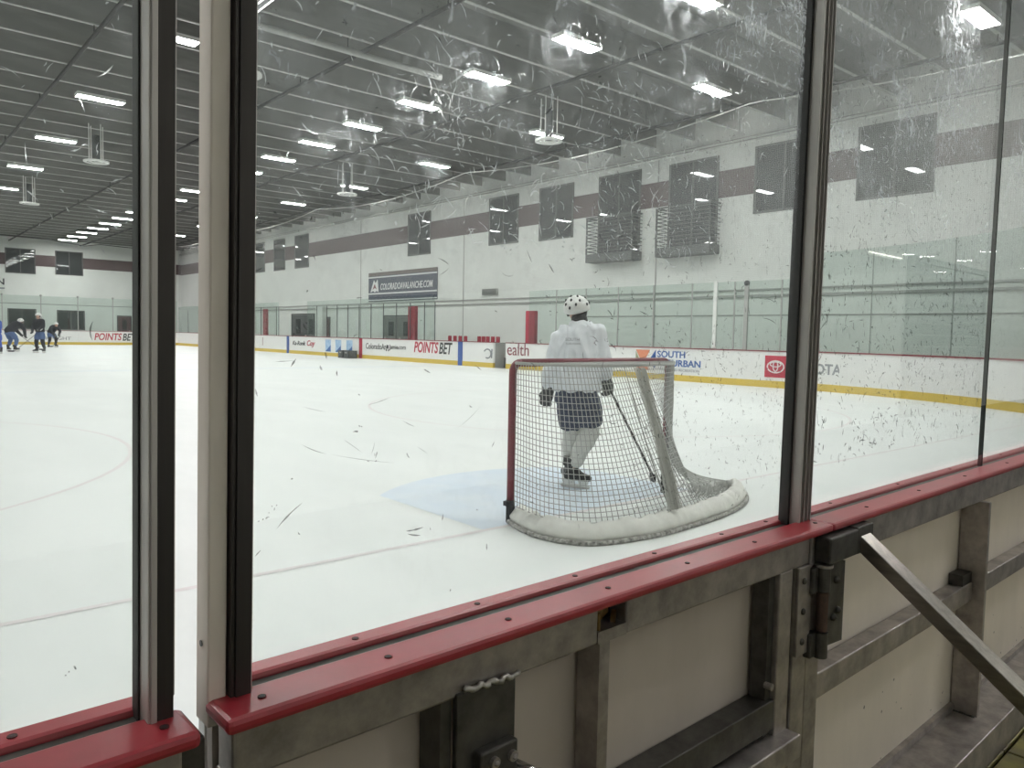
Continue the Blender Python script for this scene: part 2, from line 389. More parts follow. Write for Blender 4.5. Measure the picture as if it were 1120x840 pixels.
# ------------------------------------------------------------------ ceiling lamps
def make_lamp():
    t = thing('ceiling_light', (0, 0, 0), 'x', 'lamp')
    b = MB(); b.box(-.66, .66, -.20, .20, .03, .10); b.box(-.68, .68, -.22, -.20, 0, .10); b.box(-.68, .68, .20, .22, 0, .10)
    b.box(-.68, -.66, -.20, .20, 0, .10); b.box(.66, .68, -.20, .20, 0, .10)
    b.build('housing', WHITE, t, local=True)
    for yy in (-.15, -.05, .05, .15):
        d = MB(); d.box(-.65, .65, yy-.030, yy+.030, .012, .028); d.build('tube', LAMPM, t, local=True)
    return t
LAMPS = []
nth = ['first', 'second', 'third', 'fourth', 'fifth', 'sixth', 'seventh', 'eighth', 'ninth', 'tenth', 'eleventh', 'twelfth', 'thirteenth', 'fourteenth', 'fifteenth', 'sixteenth', 'seventeenth', 'eighteenth', 'nineteenth', 'twentieth', 'twenty-first', 'twenty-second']
rows = [('middle row', 13.53, -.33, 3.46, 22), ('row nearest the windows', 18.83, -.48, 6.9, 11), ('left row', 6.02, 6.2, 6.93, 10),
        ('row beyond the left row', -1.5, 6.2, 6.93, 10), ('outermost left row', -9.0, 6.2, 6.93, 10),
        ('added fill beside the goal line', 6.02, 2.73, 1, 1), ('added fill behind the goal line corner', -1.5, 2.73, 1, 1), ('added fill over the walkway', 6.6, -1.9, 1, 1)]  # three unseen lamps added to brighten the jersey and near boards
proto = None
def in_view(p):
    d = Vector(p)-Vector((0, 0, EYE)); z = d.dot(fw)
    return z > 0 and abs(d.dot(rt)/z*F_PX) < 565 and abs(d.dot(up)/z*F_PX) < 428
for lab, x, y0, dy, cnt in rows:
    seen = hid = 0
    for k in range(cnt):
        o = make_lamp() if proto is None else copy_tree(proto); proto = proto or o
        o.location = (x, y0+dy*k, 8.48)
        if in_view((x, y0+dy*k, 8.48)): o['label'] = 'white tube ceiling light, %s nearest in view, %s' % (nth[seen], lab); seen += 1
        else: o['label'] = 'white tube ceiling light outside the picture, %s, %s one' % (lab, nth[hid]); hid += 1
        o['group'] = 'ceiling lights over the ice'
        LAMPS.append(o)
# suspension rods for lamps
rod = MB(); rod.box(-.6, -.58, -.01, .01, .10, .16); rod.box(.58, .6, -.01, .01, .10, .16)
rme = rod.mesh('hanger'); rme.materials.append(PIPEB)
for o in LAMPS:
    h = bpy.data.objects.new('hanger', rme); COL.objects.link(h); h.parent = o
t = thing('strip_light', (6.75, 16.2, 8.3), 'pair of thin bare strip lights along the ceiling at the tall post', 'lamp')
for dx in (-.08, .08): 
    MB().tube([(6.75+dx, 15.3, 8.3), (6.75+dx, 17.0, 8.3)], .016, 6).build('tube', mat('strip tube', (1, 1, .98, 1), .5, emit=2.5), t)
MB().box(6.65, 6.85, 15.3, 17.0, 8.33, 8.40).build('housing', GREYD, t)
for y in (15.6, 16.7): MB().tube([(6.75, y, 8.40), (6.75, y, ZB+.01)], .01, 6).build('hanger_rod', PIPEB, t)
# round ceiling fans / diffusers: ring hung on rods
def make_fan():
    t = thing('ceiling_diffuser', (0, 0, 0), 'x', 'air diffuser')
    b = MB(); n = 28
    for (ra, rb, z) in ((.42, .31, 0), (.24, .15, .02)):
        prof = [(ra, z), (ra, z+.05), (rb, z+.05), (rb, z)]
        for i in range(n):
            a0, a1 = 2*math.pi*i/n, 2*math.pi*(i+1)/n
            vs = [(q*math.cos(a), q*math.sin(a), h) for a in (a0, a1) for q, h in prof]
            b.add(vs, [(j, (j+1) % 4, 4+(j+1) % 4, 4+j) for j in range(4)])
    b.build('louver_ring', WHITE, t, local=True)
    MB().tube([(0, 0, .06), (0, 0, .95)], .12, 12).build('motor_tube', GREYD, t, smooth=True, local=True)
    for a in (.4, 1.97, 3.54, 5.11): MB().tube([(.27*math.cos(a), .27*math.sin(a), .04), (.27*math.cos(a), .27*math.sin(a), 1.32)], .018, 6).build('hanger_rod', WHITE, t, local=True)
    return t
fproto = None
for x, y, lab in ((6.75, 31.0, 'round white air diffuser hanging nearer in the left part of the ceiling'), (6.6, 43.9, 'round white air diffuser hanging farther off in the left part of the ceiling'), (16.23, 17.34, 'largest round white air diffuser, hanging in front of the balconied windows'),
                  (16.31, 30.1, 'small round white air diffuser hanging in line above the navy banner'), (7.0, 17.9, 'round white air diffuser half hidden behind the tall cream post')):
    o = make_fan() if fproto is None else copy_tree(fproto); fproto = fproto or o
    o.location = (x, y, 7.3); o['label'] = lab; o['group'] = 'round air diffusers under the ceiling'

# ------------------------------------------------------------------ windows of the walls
wn_i = [0]
def window(a, b, z0, z1, face, label, mull=(), halves=False):
    wn_i[0] += 1; nm = 'window_%d' % wn_i[0]
    if face == '-x':
        f = lambda s, d, z: (XW-d, s, z)
    else:
        f = lambda s, d, z: (s, YW-d, z)
    base = f((a+b)/2, 0, z0); t = thing(nm, base, label, 'window', kind='structure')
    def bx(name, s0, s1, d0, d1, za, zb, m, bev=0.):
        p, q = f(s0, d0, za), f(s1, d1, zb); return MB().box(p[0], q[0], p[1], q[1], p[2], q[2]).build(name, m, t, bevel=bev)
    bx('frame', a, b, 0, .05, z0, z0+.07, WINFR); bx('frame', a, b, 0, .05, z1-.07, z1, WINFR)
    bx('frame', a, a+.07, 0, .05, z0, z1, WINFR); bx('frame', b-.07, b, 0, .05, z0, z1, WINFR)
    cuts = [a+.07]+[a+(b-a)*q for q in mull]+[b-.07]
    for s in mull: bx('mullion', a+(b-a)*s-.03, a+(b-a)*s+.03, 0, .045, z0+.07, z1-.07, WINFR)
    for i in range(len(cuts)-1): bx('pane', cuts[i]+.01, cuts[i+1]-.01, .006, .03, z0+.07, z1-.07, WINPANE)
    return t
sidewin = [(55.97, 57.86, 5.75, 7.97), (52.42, 54.31, 5.72, 7.97), (48.64, 50.77, 5.71, 7.98), (34.16, 36.35, 5.64, 7.93), (27.01, 29.17, 5.68, 7.94),
           (23.43, 25.58, 5.62, 7.95), (19.74, 21.97, 4.75, 7.95), (16.18, 18.37, 4.75, 7.9), (12.5, 14.74, 5.68, 7.95), (8.96, 11.2, 5.70, 7.92)]
labs = ['dark square window high in the side wall, farthest of the close group of three', 'dark square window high in the side wall, middle of the close group of three', 'dark square window high in the side wall, nearest of the close group of three',
        'dark square window high in the side wall just above the navy banner', 'dark square window with reflected lamps, first past the banner', 'dark square window between the first past the banner and the balconied pair',
        'tall dark window with the farther of the two railed balconies', 'tall dark window with the nearer of the two railed balconies', 'dark window high in the side wall just behind the slim metal post', 'large dark window high in the side wall seen through the scuffed right pane']
for (a, b, z0, z1), l in zip(sidewin, labs): window(a, b, z0, z1, '-x', l, (.5,) if b < 40 else ())
for a, b, z0, z1, l in ((9.53, 11.69, 5.73, 7.80, 'dark square window high in the far end wall, nearest the picture edge'), (13.14, 15.26, 5.80, 7.84, 'dark square window high in the far end wall, nearer the slim post'),
                        (9.62, 11.67, 1.09, 2.80, 'low dark window in the far end wall behind the skaters'), (13.19, 15.33, 1.08, 2.78, 'low dark window in the far end wall right of the skaters'), (5.9, 8.05, 5.7, 7.7, 'dark square window high in the far end wall outside the frame')):
    window(a, b, z0, z1, '-y', l, (.5,))
# balconies
for (a, b, z0, z1), l in ((sidewin[6], 'farther small balcony with a dark barred railing under a tall window'), (sidewin[7], 'nearer small balcony with a dark barred railing under a tall window')):
    a -= .12; b += .12; t = thing('balcony', (XW, (a+b)/2, 4.40), l, 'balcony', 'small balconies on the side wall'); d = .62
    MB().box(XW-d, XW, a, b, 4.40, 4.74).build('floor_box', GREYD, t, bevel=.02)
    for y in (a+.03, b-.03): MB().box(XW-d, XW-d+.05, y-.025, y+.025, 4.74, 6.2).build('post', GREYD, t)
    for i in range(10):
        z = 4.84+i*.14
        MB().box(XW-d+.01, XW-d+.03, a, b, z-.018, z+.018).build('front_bar', GREYD, t)
        for y in (a+.02, b-.02): MB().box(XW-d, XW, y-.012, y+.012, z-.016, z+.016).build('side_bar', GREYD, t)
    for y in (a+.02, b-.02): MB().box(XW-d, XW, y-.03, y+.03, 6.17, 6.23).build('top_rail', GREYD, t)
    MB().box(XW-d, XW-d+.05, a, b, 6.17, 6.23).build('top_rail', GREYD, t)

# wall fittings
t = tag(MB().box(XW-.07, XW, YN+1, YW-6, 2.84, 2.92).build('wall_conduit', PIPEG), 'lower grey conduit running along the long side wall', 'conduit')
t = tag(MB().box(XW-.06, XW, YN+1, YW-6, 3.06, 3.12).build('wall_conduit', PIPEG), 'upper grey conduit running along the long side wall', 'conduit')
tag(MB().box(XW-.02, XW, YN+1, 22.5, 2.19, 2.24).build('wall_conduit', PIPEG), 'thin lowest grey line along the wall behind the glass right of the player', 'conduit')
tag(MB().box(9, 19.2, YW-.05, YW, 3.2, 3.27).build('wall_conduit', PIPEG), 'grey conduit on the far end wall above the low windows', 'conduit')
t = thing('wall_vent', (XW, 29.0, 3.42), 'small grey louvred vent on the wall right of the banner', 'vent')
MB().box(XW-.10, XW, 28.42, 29.56, 3.30, 3.60).build('vent_box', PIPEG, t)
for i in range(5): MB().box(XW-.13, XW-.10, 28.46, 29.52, 3.325+i*.056, 3.35+i*.056).build('slat', DOORM, t)
dn = [0]
def door(a, b, z1, face, m, label, leaves=2):
    dn[0] += 1; f = (lambda s, d, z: (XW-d, s, z)) if face == '-x' else (lambda s, d, z: (s, YW-d, z))
    t = thing('door_%d' % dn[0], f((a+b)/2, 0, 0), label, 'door', kind='structure')
    def bx(name, s0, s1, d0, d1, za, zb, mm): p, q = f(s0, d0, za), f(s1, d1, zb); return MB().box(p[0], q[0], p[1], q[1], p[2], q[2]).build(name, mm, t)
    bx('frame', a-.08, a, 0, .07, 0, z1+.08, WINFR); bx('frame', b, b+.08, 0, .07, 0, z1+.08, WINFR); bx('frame', a, b, 0, .07, z1, z1+.08, WINFR)
    wd = (b-a)/leaves
    for i in range(leaves):
        bx('door_leaf', a+wd*i+.01, a+wd*(i+1)-.01, .01, .05, .01, z1-.01, m)
        bx('door_window', a+wd*i+wd*.32, a+wd*i+wd*.68, .05, .058, 1.2, z1-.3, WINPANE); bx('handle', a+wd*(i+.85), a+wd*(i+.92), .05, .10, 1.0, 1.12, ALU)
door(47.2, 51.2, 2.5, '-x', GREYD, 'wide dark double door in the side wall behind the boards by the left blue line')
door(35.6, 38.8, 2.3, '-x', DOORM, 'grey double door in the side wall under the banner')
door(45.6, 46.9, 2.25, '-x', DOORR, 'narrow maroon door in the side wall behind the boards', 1)
door(17.99, 19.04, 2.37, '-y', DOORR, 'dark maroon door in the far end wall beside the slim post', 1)
tag(MB().box(XW-.35, XW, 47.0-1.0, 47.0, 0, 3.0).build('wall_pilaster', WALL), 'white pilaster beside the wide dark double door', 'pilaster', kind='structure')
t = thing('notice_papers', (XW-.02, 41.5, 1.6), 'two white paper notices on the wall behind the centre line', 'notice')
for y in (41.0, 41.75): MB().box(XW-.02, XW-.006, y, y+.45, 1.5, 2.15).build('paper', T_WHITE, t)
# navy banner
t = thing('banner', (XW-.03, 37, 3.35), 'long navy banner with white web address hung on the side wall', 'banner')
MB().box(XW-.05, XW-.02, 33.45, 40.58, 3.20, 4.90).build('cloth', NAVY, t)
MB().box(XW-.055, XW-.05, 33.45, 40.58, 4.70, 4.90).build('stripe', TAN, t); MB().box(XW-.055, XW-.05, 33.45, 40.58, 4.58, 4.66).build('stripe', T_WHITE, t)
MB().box(XW-.055, XW-.05, 33.45, 40.58, 3.62, 3.70).build('stripe', T_WHITE, t); MB().box(XW-.055, XW-.05, 33.45, 40.58, 3.25, 3.31).build('stripe', T_WHITE, t)
text('COLORADOAVALANCHE.COM', .5, T_WHITE, t, 'lettering', (XW-.056, 39.2, 3.86), '-x', .2, .006, 5.35, height=.38)
lg = MB(); yy = 39.85
for pts, m in (([(-.5, 0), (-.1, .95), (.08, .70), (.32, .98), (.45, 0), (.2, .1), (0, .0), (-.2, .12)], 0), ([(-.25, .2), (0, .66), (.22, .22), (0, .34)], 1)):
    k = len(pts); lg.add([(XW-.058-.004*m, yy-p[0], 3.74+p[1]*.78) for p in pts], [tuple(range(k))], m)
lg.build('emblem', [T_WHITE, T_DRED], t)
# far end letters
t = thing('wall_sign', (8.0, YW-.02, 4.3), 'black wall lettering ending in N on the far end wall', 'sign')
text('N', .8, T_BLACK, t, 'lettering', (8.90, YW-.03, 4.72), '-y', 0, .01, .55, height=.52)
MB().box(8.6, 9.46, YW-.03, YW-.02, 4.38, 4.50).build('underline', T_GREY, t)

# ------------------------------------------------------------------ far boards
sb = thing('side_boards', (XB, 33, 0), 'long white rink boards with yellow kick strip along the side wall', 'rink boards', kind='structure')
TH = .10
# straight panels (gap for the open bench gate) - plan runs with the ice on its left, so 'outward' is +x
GATE = (23.80, 24.62)
panels = []
y = YE
while y > GATE[1]+.01:
    y2 = max(GATE[1], y-2.41); panels.append((y, y2)); y = y2
y = GATE[0]
while y > CY0+.01:
    y2 = max(CY0, y-2.5); panels.append((y, y2)); y = y2
for a, b in panels:
    MB().box(XB, XB+TH, b+.004, a-.004, .20, 1.045).build('board_panel', BWHITE, sb)
    MB().box(XB-.012, XB+TH, b, a, 0, .20).build('kick_plate', YEL, sb)
    MB().box(XB-.03, XB+TH+.03, b, a, 1.045, 1.075).build('cap_rail', CAPFAR, sb)
for k in range(0, 14, 2):
    # outward is away from the corner centre
    def arc(z0, z1, ra, rb, nm, m):
        bb = MB(); vs = []
        for j in range(k, k+3):
            for r, z in ((CR+ra, z0), (CR+rb, z0), (CR+rb, z1), (CR+ra, z1)):
                x, y = corner(j, 14, r); vs.append((x, y, z))
        fs = [(4*i+j, 4*i+(j+1) % 4, 4*i+4+(j+1) % 4, 4*i+4+j) for i in range(2) for j in range(4)]+[(3, 2, 1, 0), (8, 9, 10, 11)]
        bb.add(vs, fs); return bb.build(nm, m, sb)
    arc(.20, 1.055, 0, TH, 'board_panel', BWHITE); arc(0, .20, -.012, TH, 'kick_plate', YEL); arc(1.055, 1.09, -.03, TH+.03, 'cap_rail', CAPFAR)
    arc(1.09, 3.80, .04, .052, 'glass_pane', G_FAR)
    x, y = corner(k, 14, CR+.065)
    if k: MB().box(x-.012, x+.012, y-.012, y+.012, 1.09, 3.80).build('glass_clip', PIPEG, sb)
# painted line strips on the boards
for y, m in ((44.56, BLUEM), (35.64, REDM), (26.91, BLUEM)): MB().box(XB-.018, XB, y-.16, y+.16, .0, 1.07).build('line_marker', m, sb)
# glass above the straight boards: none in front of the benches
def side_glass(y0, y1, z1, wd):
    y = y0
    while y > y1+.05:
        y2 = max(y1, y-wd); MB().box(XB+.04, XB+.052, y2+.012, y-.012, 1.075, z1).build('glass_pane', G_FAR, sb)
        MB().box(XB+.03, XB+.06, y2-.02, y2+.02, 1.075, z1-.3 if y2 > 25 else z1).build('glass_clip', GREYD if y2 > 25 else PIPEG, sb); y = y2
side_glass(YE-.1, 46.0, 3.15, 2.41); side_glass(42.0, 28.95, 3.12, 1.22); side_glass(22.5, CY0, 3.12, 1.55)
for y, zt, wd, lab in ((48.31, 2.75, .5, 'red pad on a glass post by the far bench'), (30.96, 2.66, .62, 'tall red pad at the end of the glass left of the red seats'), (22.46, 2.35, .55, 'red pad at the end of the glass behind the player')):
    t = thing('red_post_pad', (XB+.16, y, 1.07), lab, 'post pad'); MB().box(XB+.07, XB+.25, y-wd/2, y+wd/2, 0.9, zt).build('pad', REDPAD, t, bevel=.03)
    MB().box(XB+.25, XB+.29, y-.04, y+.04, 0, zt-.1).build('post', PIPEG, t)
t = thing('glass_stanchion', (XB+.1, 13.9, 1.07), 'white upright stanchion on the side boards right of the goal', 'stanchion'); MB().box(XB+.02, XB+.09, 13.82, 13.94, 1.075, 3.15).build('stanchion_bar', WHITE, t); MB().box(XB+.02, XB+.10, 13.80, 13.96, 1.075, 1.12).build('foot', WHITE, t)
t = thing('glass_stanchion', (XB+.1, 12.8, 1.07), 'grey upright stanchion on the side boards behind the slim post', 'stanchion'); MB().box(XB+.02, XB+.09, 12.74, 12.86, 1.075, 3.02).build('stanchion_bar', PIPEG, t); MB().sphere((XB+.05, 12.8, 3.06), .09, n=10).build('cap', GREYD, t)
# open gate leaf and dark gap
t = thing('bench_gate', (XB+.1, 24.2, 0), 'open gate gap in the boards with a dark kick plate', 'gate')
MB().box(XB+.6, XB+.66, 23.75, 24.66, 0, .42).build('gate_leaf', GREYD, t); MB().box(XB+.58, XB+.6, 23.75, 24.66, .45, .52).build('gate_bar', ALU, t); MB().box(XB+.1, XB+.66, 24.63, 24.66, 0, 1.05).build('side_plate', PIPEG, t)
# red seats behind the bench boards
sproto = None
for i, y in enumerate((28.75, 28.35, 27.95, 27.55, 26.55, 26.25, 25.95, 25.6, 25.25)):
    if sproto is None:
        o = thing('red_chair', (0, 0, 0), 'x', 'chair')
        MB().box(-.02, .04, -.12, .12, .55, 1.30).build('backrest', REDPAD, o, bevel=.03, local=True); MB().box(-.4, 0, -.15, .15, .5, .55).build('seat', REDPAD, o, local=True)
        MB().box(-.25, -.15, -.04, .04, 0, .5).build('leg', PIPEG, o, local=True); sproto = o
    else: o = copy_tree(sproto)
    o.location = (XB+.75, y, 0); o['group'] = 'red seats along the bench'; o['label'] = 'red plastic chair behind the bench boards, %s from the banner end' % nth[i]

# advertising on the side boards
XA = XB-.006
text('POINTS', .6, T_RED, sb, 'lettering', (XA, 30.58, .47), '-x', .22, .012, 2.0, height=.52)
text('BET', .6, T_BLACK, sb, 'lettering', (XA, 28.52, .46), '-x', .22, .012, 1.02, height=.52)
text('ColoradoAn', .35, T_BLACK, sb, 'lettering', (XA, 35.1, .52), '-x', 0, .002, 2.0, height=.30)
text('Jamie.com', .35, T_BLACK, sb, 'lettering', (XA, 32.8, .50), '-x', 0, .002, 1.5, height=.30)
e = MB(); e.box(XA-.006, XA, 32.88, 33.06, .58, .76); e.tube([(XA-.006, 32.87, .5), (XA, 32.87, .5)], .05, 10); e.tube([(XA-.006, 33.07, .5), (XA, 33.07, .5)], .05, 10); e.build('emblem', T_BLACK, sb)
text('Ka-Ronk', .4, T_BLACK, sb, 'lettering', (XA, 43.9, .52), '-x', .25, .008, 1.75, height=.26)
text('Coy', .5, T_RED, sb, 'lettering', (XA, 41.95, .42), '-x', .3, .01, 1.05, height=.42)
for y in (39.62, 38.43, 37.18):
    MB().box(XA-.004, XA, y-.66, y, .25, .93).build('picture', LBLUE, sb)
    p = MB(); p.add([(XA-.006, y-.02, .26), (XA-.006, y-.64, .26), (XA-.006, y-.64, .62), (XA-.006, y-.35, .45)], [(0, 1, 2, 3)]); p.build('picture_peak', T_BLUE, sb)
text('l', .6, T_DRED, sb, 'lettering', (XA, 48.45, .40), '-x', .1, .01, .1, height=.5)
e = MB(); e.tube([(XA-.004, 25.0+.30*math.cos(a)*.8, .58+.19*math.sin(a)) for a in [math.radians(30+24*k) for k in range(12)]], .03, 6); e.tube([(XA-.004, 24.72, .40), (XA-.004, 24.70, .78)], .035, 6); e.build('emblem', T_GREY, sb)
text('ealth', .6, T_DRED, sb, 'lettering', (XA, 23.72, .56), '-x', 0, .0, 1.32, height=.48)
text('SOUTH', .35, T_BLUE, sb, 'lettering', (XA, 16.03, .74), '-x', 0, .008, 1.12, height=.22)
text('SUBURBAN', .35, T_BLUE, sb, 'lettering', (XA, 16.03, .46), '-x', 0, .008, 1.72, height=.22)
text('PARKS AND RECREATION', .12, T_GREY, sb, 'lettering', (XA, 15.9, .31), '-x', 0, 0, 1.55, height=.08)
e = MB()
for pts, m in (([(0, .7), (.62, .7), (.42, .38), (.2, .38)], 0), ([(.86, .72), (.86, .4), (.6, .38)], 1), ([(.86, .36), (.86, .04), (.6, .34)], 1), ([(.2, .34), (.42, .34), (.6, .0), (.02, .0)], 0), ([(0, .66), (.17, .36), (0, .06)], 2)):
    e.add([(XA-.004, 16.95-p[0], .29+p[1]*.98) for p in pts], [tuple(range(len(pts)))], m)
e.build('emblem', [T_ORANGE, T_BLUE, mat('print olive', (.30, .33, .20, 1), .5)], sb)
MB().box(XA-.004, XA, 11.38, 12.07, .30, .93).build('emblem_square', T_RED, sb)
e = MB()
def ell(cy, cz, ry, rz, r=.016): e.tube([(XA-.01, cy+ry*math.cos(2*math.pi*k/24), cz+rz*math.sin(2*math.pi*k/24)) for k in range(24)], r, 5, closed=True)
ell(11.725, .61, .26, .17, .02); ell(11.725, .68, .17, .07); ell(11.725, .63, .075, .15)
e.build('emblem', T_WHITE, sb)
tt = text('TOYOTA', .5, T_GREY, sb, 'lettering', (XA, 11.31, .46), '-x', 0, .014, 1.60, height=.30)
for v in tt.data.vertices:                                         # this print follows the start of the curved corner
    yy = v.co.y+33
    if yy < CY0: v.co.x += math.sqrt(CR*CR-(CY0-yy)**2)-CR-.004

# far end boards with their glass
eb = thing('end_boards', (8, YE, 0), 'white rink boards across the far end with red and black lettering', 'rink boards', kind='structure')
x = XL+3.2
while x < XB-.1:
    x2 = min(XB, x+2.42)
    MB().box(x+.004, x2-.004, YE, YE+TH, .20, 1.045).build('board_panel', BWHITE, eb); MB().box(x, x2, YE-.012, YE+TH, 0, .20).build('kick_plate', YEL, eb)
    MB().box(x, x2, YE-.03, YE+TH+.03, 1.045, 1.075).build('cap_rail', CAPFAR, eb)
    MB().box(x+.012, x2-.012, YE+.04, YE+.052, 1.075, 3.6).build('glass_pane', G_FAR, eb); MB().box(x-.03, x+.03, YE+.03, YE+.08, 1.075, 3.62).build('glass_clip', PIPEG, eb)
    MB().sphere((x, YE+.05, 3.62), .09, n=8).build('clip_cap', PIPEG, eb); x = x2
text('POINTS', .6, T_RED, eb, 'lettering', (13.98, YE-.006, .36), '-y', .22, .012, 1.95, height=.56)
text('BET', .6, T_BLACK, eb, 'lettering', (15.98, YE-.006, .34), '-y', .22, .012, .98, height=.56)
text('KNIGHT', .4, T_GREY, eb, 'lettering', (10.75, YE-.006, .36), '-y', 0, .004, 1.65, height=.24)

# dark puck crate on the ice
t = thing('puck_crate', (XB-.35, 36.1, 0), 'dark open puck crate on the ice below the red centre marker', 'crate')
for y in (35.85, 36.45):
    b = MB(); b.box(XB-.75, XB-.70, y-.27, y+.27, 0, .40); b.box(XB-.30, XB-.25, y-.27, y+.27, 0, .40); b.box(XB-.75, XB-.25, y-.27, y-.23, 0, .40); b.box(XB-.75, XB-.25, y+.23, y+.27, 0, .40); b.box(XB-.75, XB-.25, y-.27, y+.27, 0, .03)
    b.build('bin', GREYD, t)
    MB().box(XB-.76, XB-.74, y-.10, y+.10, .26, .32).build('handle_slot', PIPEG, t)

# ------------------------------------------------------------------ safety netting above the side glass
def cabz(y): 
    s = (y+1.2) % 14.0/14.0; return 7.95+.42*(2*s-1)**2
net = thing('safety_netting', (XB, 32, 3), 'fine grey puck safety netting hung on a sagging cable above the side glass', 'netting', kind=None)
ys = [ -1+.5*k for k in range(134)]
MB().tube([(XB+.1, y, cabz(y)) for y in ys], .020, 6).build('cable', mat('cable', (.55, .55, .53, 1), .5), net)
b = MB(); q = .0016
y = -1.
while y < YE:
    b.add([(XB+.1, y-q, 3.2), (XB+.1, y+q, 3.2), (XB+.1+q, y, 3.2), (XB+.1, y-q, cabz(y)), (XB+.1, y+q, cabz(y)), (XB+.1+q, y, cabz(y))], [(0, 1, 4, 3), (1, 2, 5, 4), (2, 0, 3, 5)]); y += .05
z = 3.2
while z < 7.95:
    b.add([(XB+.1, -1, z-q), (XB+.1, -1, z+q), (XB+.1+q, -1, z), (XB+.1, YE, z-q), (XB+.1, YE, z+q), (XB+.1+q, YE, z)], [(0, 1, 4, 3), (1, 2, 5, 4), (2, 0, 3, 5)]); z += .05
tag(b.build('mesh_strands', TWINE2, net), kind='stuff')
t = thing('netting_cable', (8, YE, 7.6), 'dark sagging net cable across the far end of the rink', 'cable')
MB().tube([(XL+.5, YE, 7.8), (8.04, YE, 7.86), (10.9, YE, 7.80), (13.4, YE, 7.52), (14.5, YE, 7.72), (16.7, YE, 7.66), (20, YE, 7.9)], .03, 6).build('cable_run', PIPEB, t)

# ------------------------------------------------------------------ goal
goal = thing('hockey_goal', (GC, GY, 0), 'red framed hockey goal with grey net and white vinyl base skirt', 'hockey goal')
R = .030
for i, x in enumerate((GX, GX+1.83)):
    sgn = 1 if i == 0 else -1
    p = [(x, GY, .12 if i == 0 else 0)]+[(x, GY, z) for z in (.5, .9, 1.10)]+[(x+sgn*(.07-.07*math.cos(a)), GY, 1.12+.07*math.sin(a)) for a in [math.pi/2*k/6 for k in range(1, 7)]]
    MB().tube(p, R, 12).build('post', REDP, goal, smooth=True)
    MB().tube([(x, GY, 0), (x, GY, .17)], R+.004, 12).build('post_foot', BLACK, goal, smooth=True)
MB().box(GX-.055, GX-.028, GY-.02, GY+.02, .13, .165).build('peg', BLACK, goal)
MB().tube([(GX+.07, GY, 1.19), (GX+1.76, GY, 1.19)], R, 12).build('crossbar', REDP, goal, smooth=True)
Z1 = 1.19
topc = cr([(GX, GY-.03), (GX+.02, 3.99), (3.84, 3.80), (4.2, 3.73), (4.6, 3.72), (4.9, 3.76), (5.10, 3.88), (5.32, 4.06), (5.497, GY-.03)] if False else [(a, b, 0) for a, b in [(GX, GY-.03), (GX+.02, 3.99), (3.84, 3.80), (4.2, 3.73), (4.6, 3.72), (4.9, 3.76), (5.10, 3.88), (5.32, 4.06), (5.497, GY-.03)]], 97)
base = [(3.64, 4.22), (3.555, 3.95), (3.55, 3.70), (3.66, 3.47), (3.9, 3.37), (4.24, 3.32), (4.69, 3.34), (5.19, 3.40), (5.66, 3.54), (5.99, 3.74), (6.17, 3.95), (6.14, 4.12)]
botc = cr([(a, b, 0) for a, b in [(3.68, 4.22), (3.63, 3.96), (3.64, 3.73), (3.75, 3.54), (3.95, 3.45), (4.25, 3.40), (4.69, 3.42), (5.13, 3.48), (5.5, 3.62), (5.83, 3.82), (5.98, 3.97), (5.80, 4.08), (5.52, GY-.04)]], 97)
MB().tube([Vector((p.x, p.y, Z1)) for p in topc[::3]], .011, 8).build('top_shelf_bar', TWINE, goal, smooth=True)
def netpt(s, t):
    """s along the net 0..1 (left post to right post), t from top 0 to bottom 1"""
    k = max(0, min(95.999, s*96)); i = int(k); f = k-i
    a = topc[i].lerp(topc[i+1], f); b = botc[i].lerp(botc[i+1], f)
    fl = min(1, max(0, (s-.52)/.16)); g = t*(1-fl)+(t**8.5)*fl
    zb = .125-.07*fl*max(0, (s-.8)/.2)
    p = a.lerp(b, g); sag = .035*math.sin(math.pi*t)*math.sin(math.pi*min(1, s*1.3))
    c = Vector((GC, GY, 0)); d = (c-p); d.z = 0
    p = p+d.normalized()*sag
    wob = .012*noise.noise(Vector((s*14, t*5, 0)))
    return Vector((p.x+wob, p.y+wob, Z1-(Z1-zb)*t))
def strands(lines, r, name, m, parent):
    b = MB()
    for L in lines:
        if len(L) > 1: b.tube(L, r, 3, cap=False)
    return tag(b.build(name, m, parent), kind='stuff')
lines = []
NS, NT = 84, 27
for i in range(-6, NS+8):
    L = []
    for j in range(0, 29):
        t_ = j/28; s_ = i/NS+max(0, (i/NS-.25))*.18*(t_-.4)
        if 0 <= s_ <= 1: L.append(netpt(s_, t_))
    lines.append(L)
for j in range(NT+1):
    t_ = j/NT; lines.append([netpt(i/96, min(1, max(0, t_+.05*math.sin(i/96*math.pi*2)*math.sin(math.pi*t_)))) for i in range(97)])
strands(lines, .0032, 'net', TWINE, goal)
lines = []                                                        # top of the net
for i in range(0, 97, 2):
    p = topc[i]; xx = GX+.04+(1.75)*(i/96); lines.append([Vector((xx, GY, Z1)), Vector((p.x, p.y, Z1))])
for k in range(1, 13):
    f = k/13; lines.append([Vector((GX+.04+1.75*(i/96), GY, Z1)).lerp(Vector((topc[i].x, topc[i].y, Z1)), f)-Vector((0, 0, .03*math.sin(math.pi*f)*math.sin(math.pi*i/96))) for i in range(0, 97, 4)])
strands(lines, .003, 'top_net', TWINE, goal)
lines = []                                                        # bunched fold of spare net hanging down the back
FA, FB = Vector((4.43, 3.715, 1.17)), Vector((4.50, 3.40, .15))
def foldpt(w_, t_):
    p = FA.lerp(FB, t_); wd = .0052+.0012*t_
    return p+Vector(((w_-10.5)*wd+.006*math.sin(w_*2.1+t_*7), -.025-.016*math.sin(w_*1.7+t_*3)-.02*math.sin(math.pi*t_), 0))
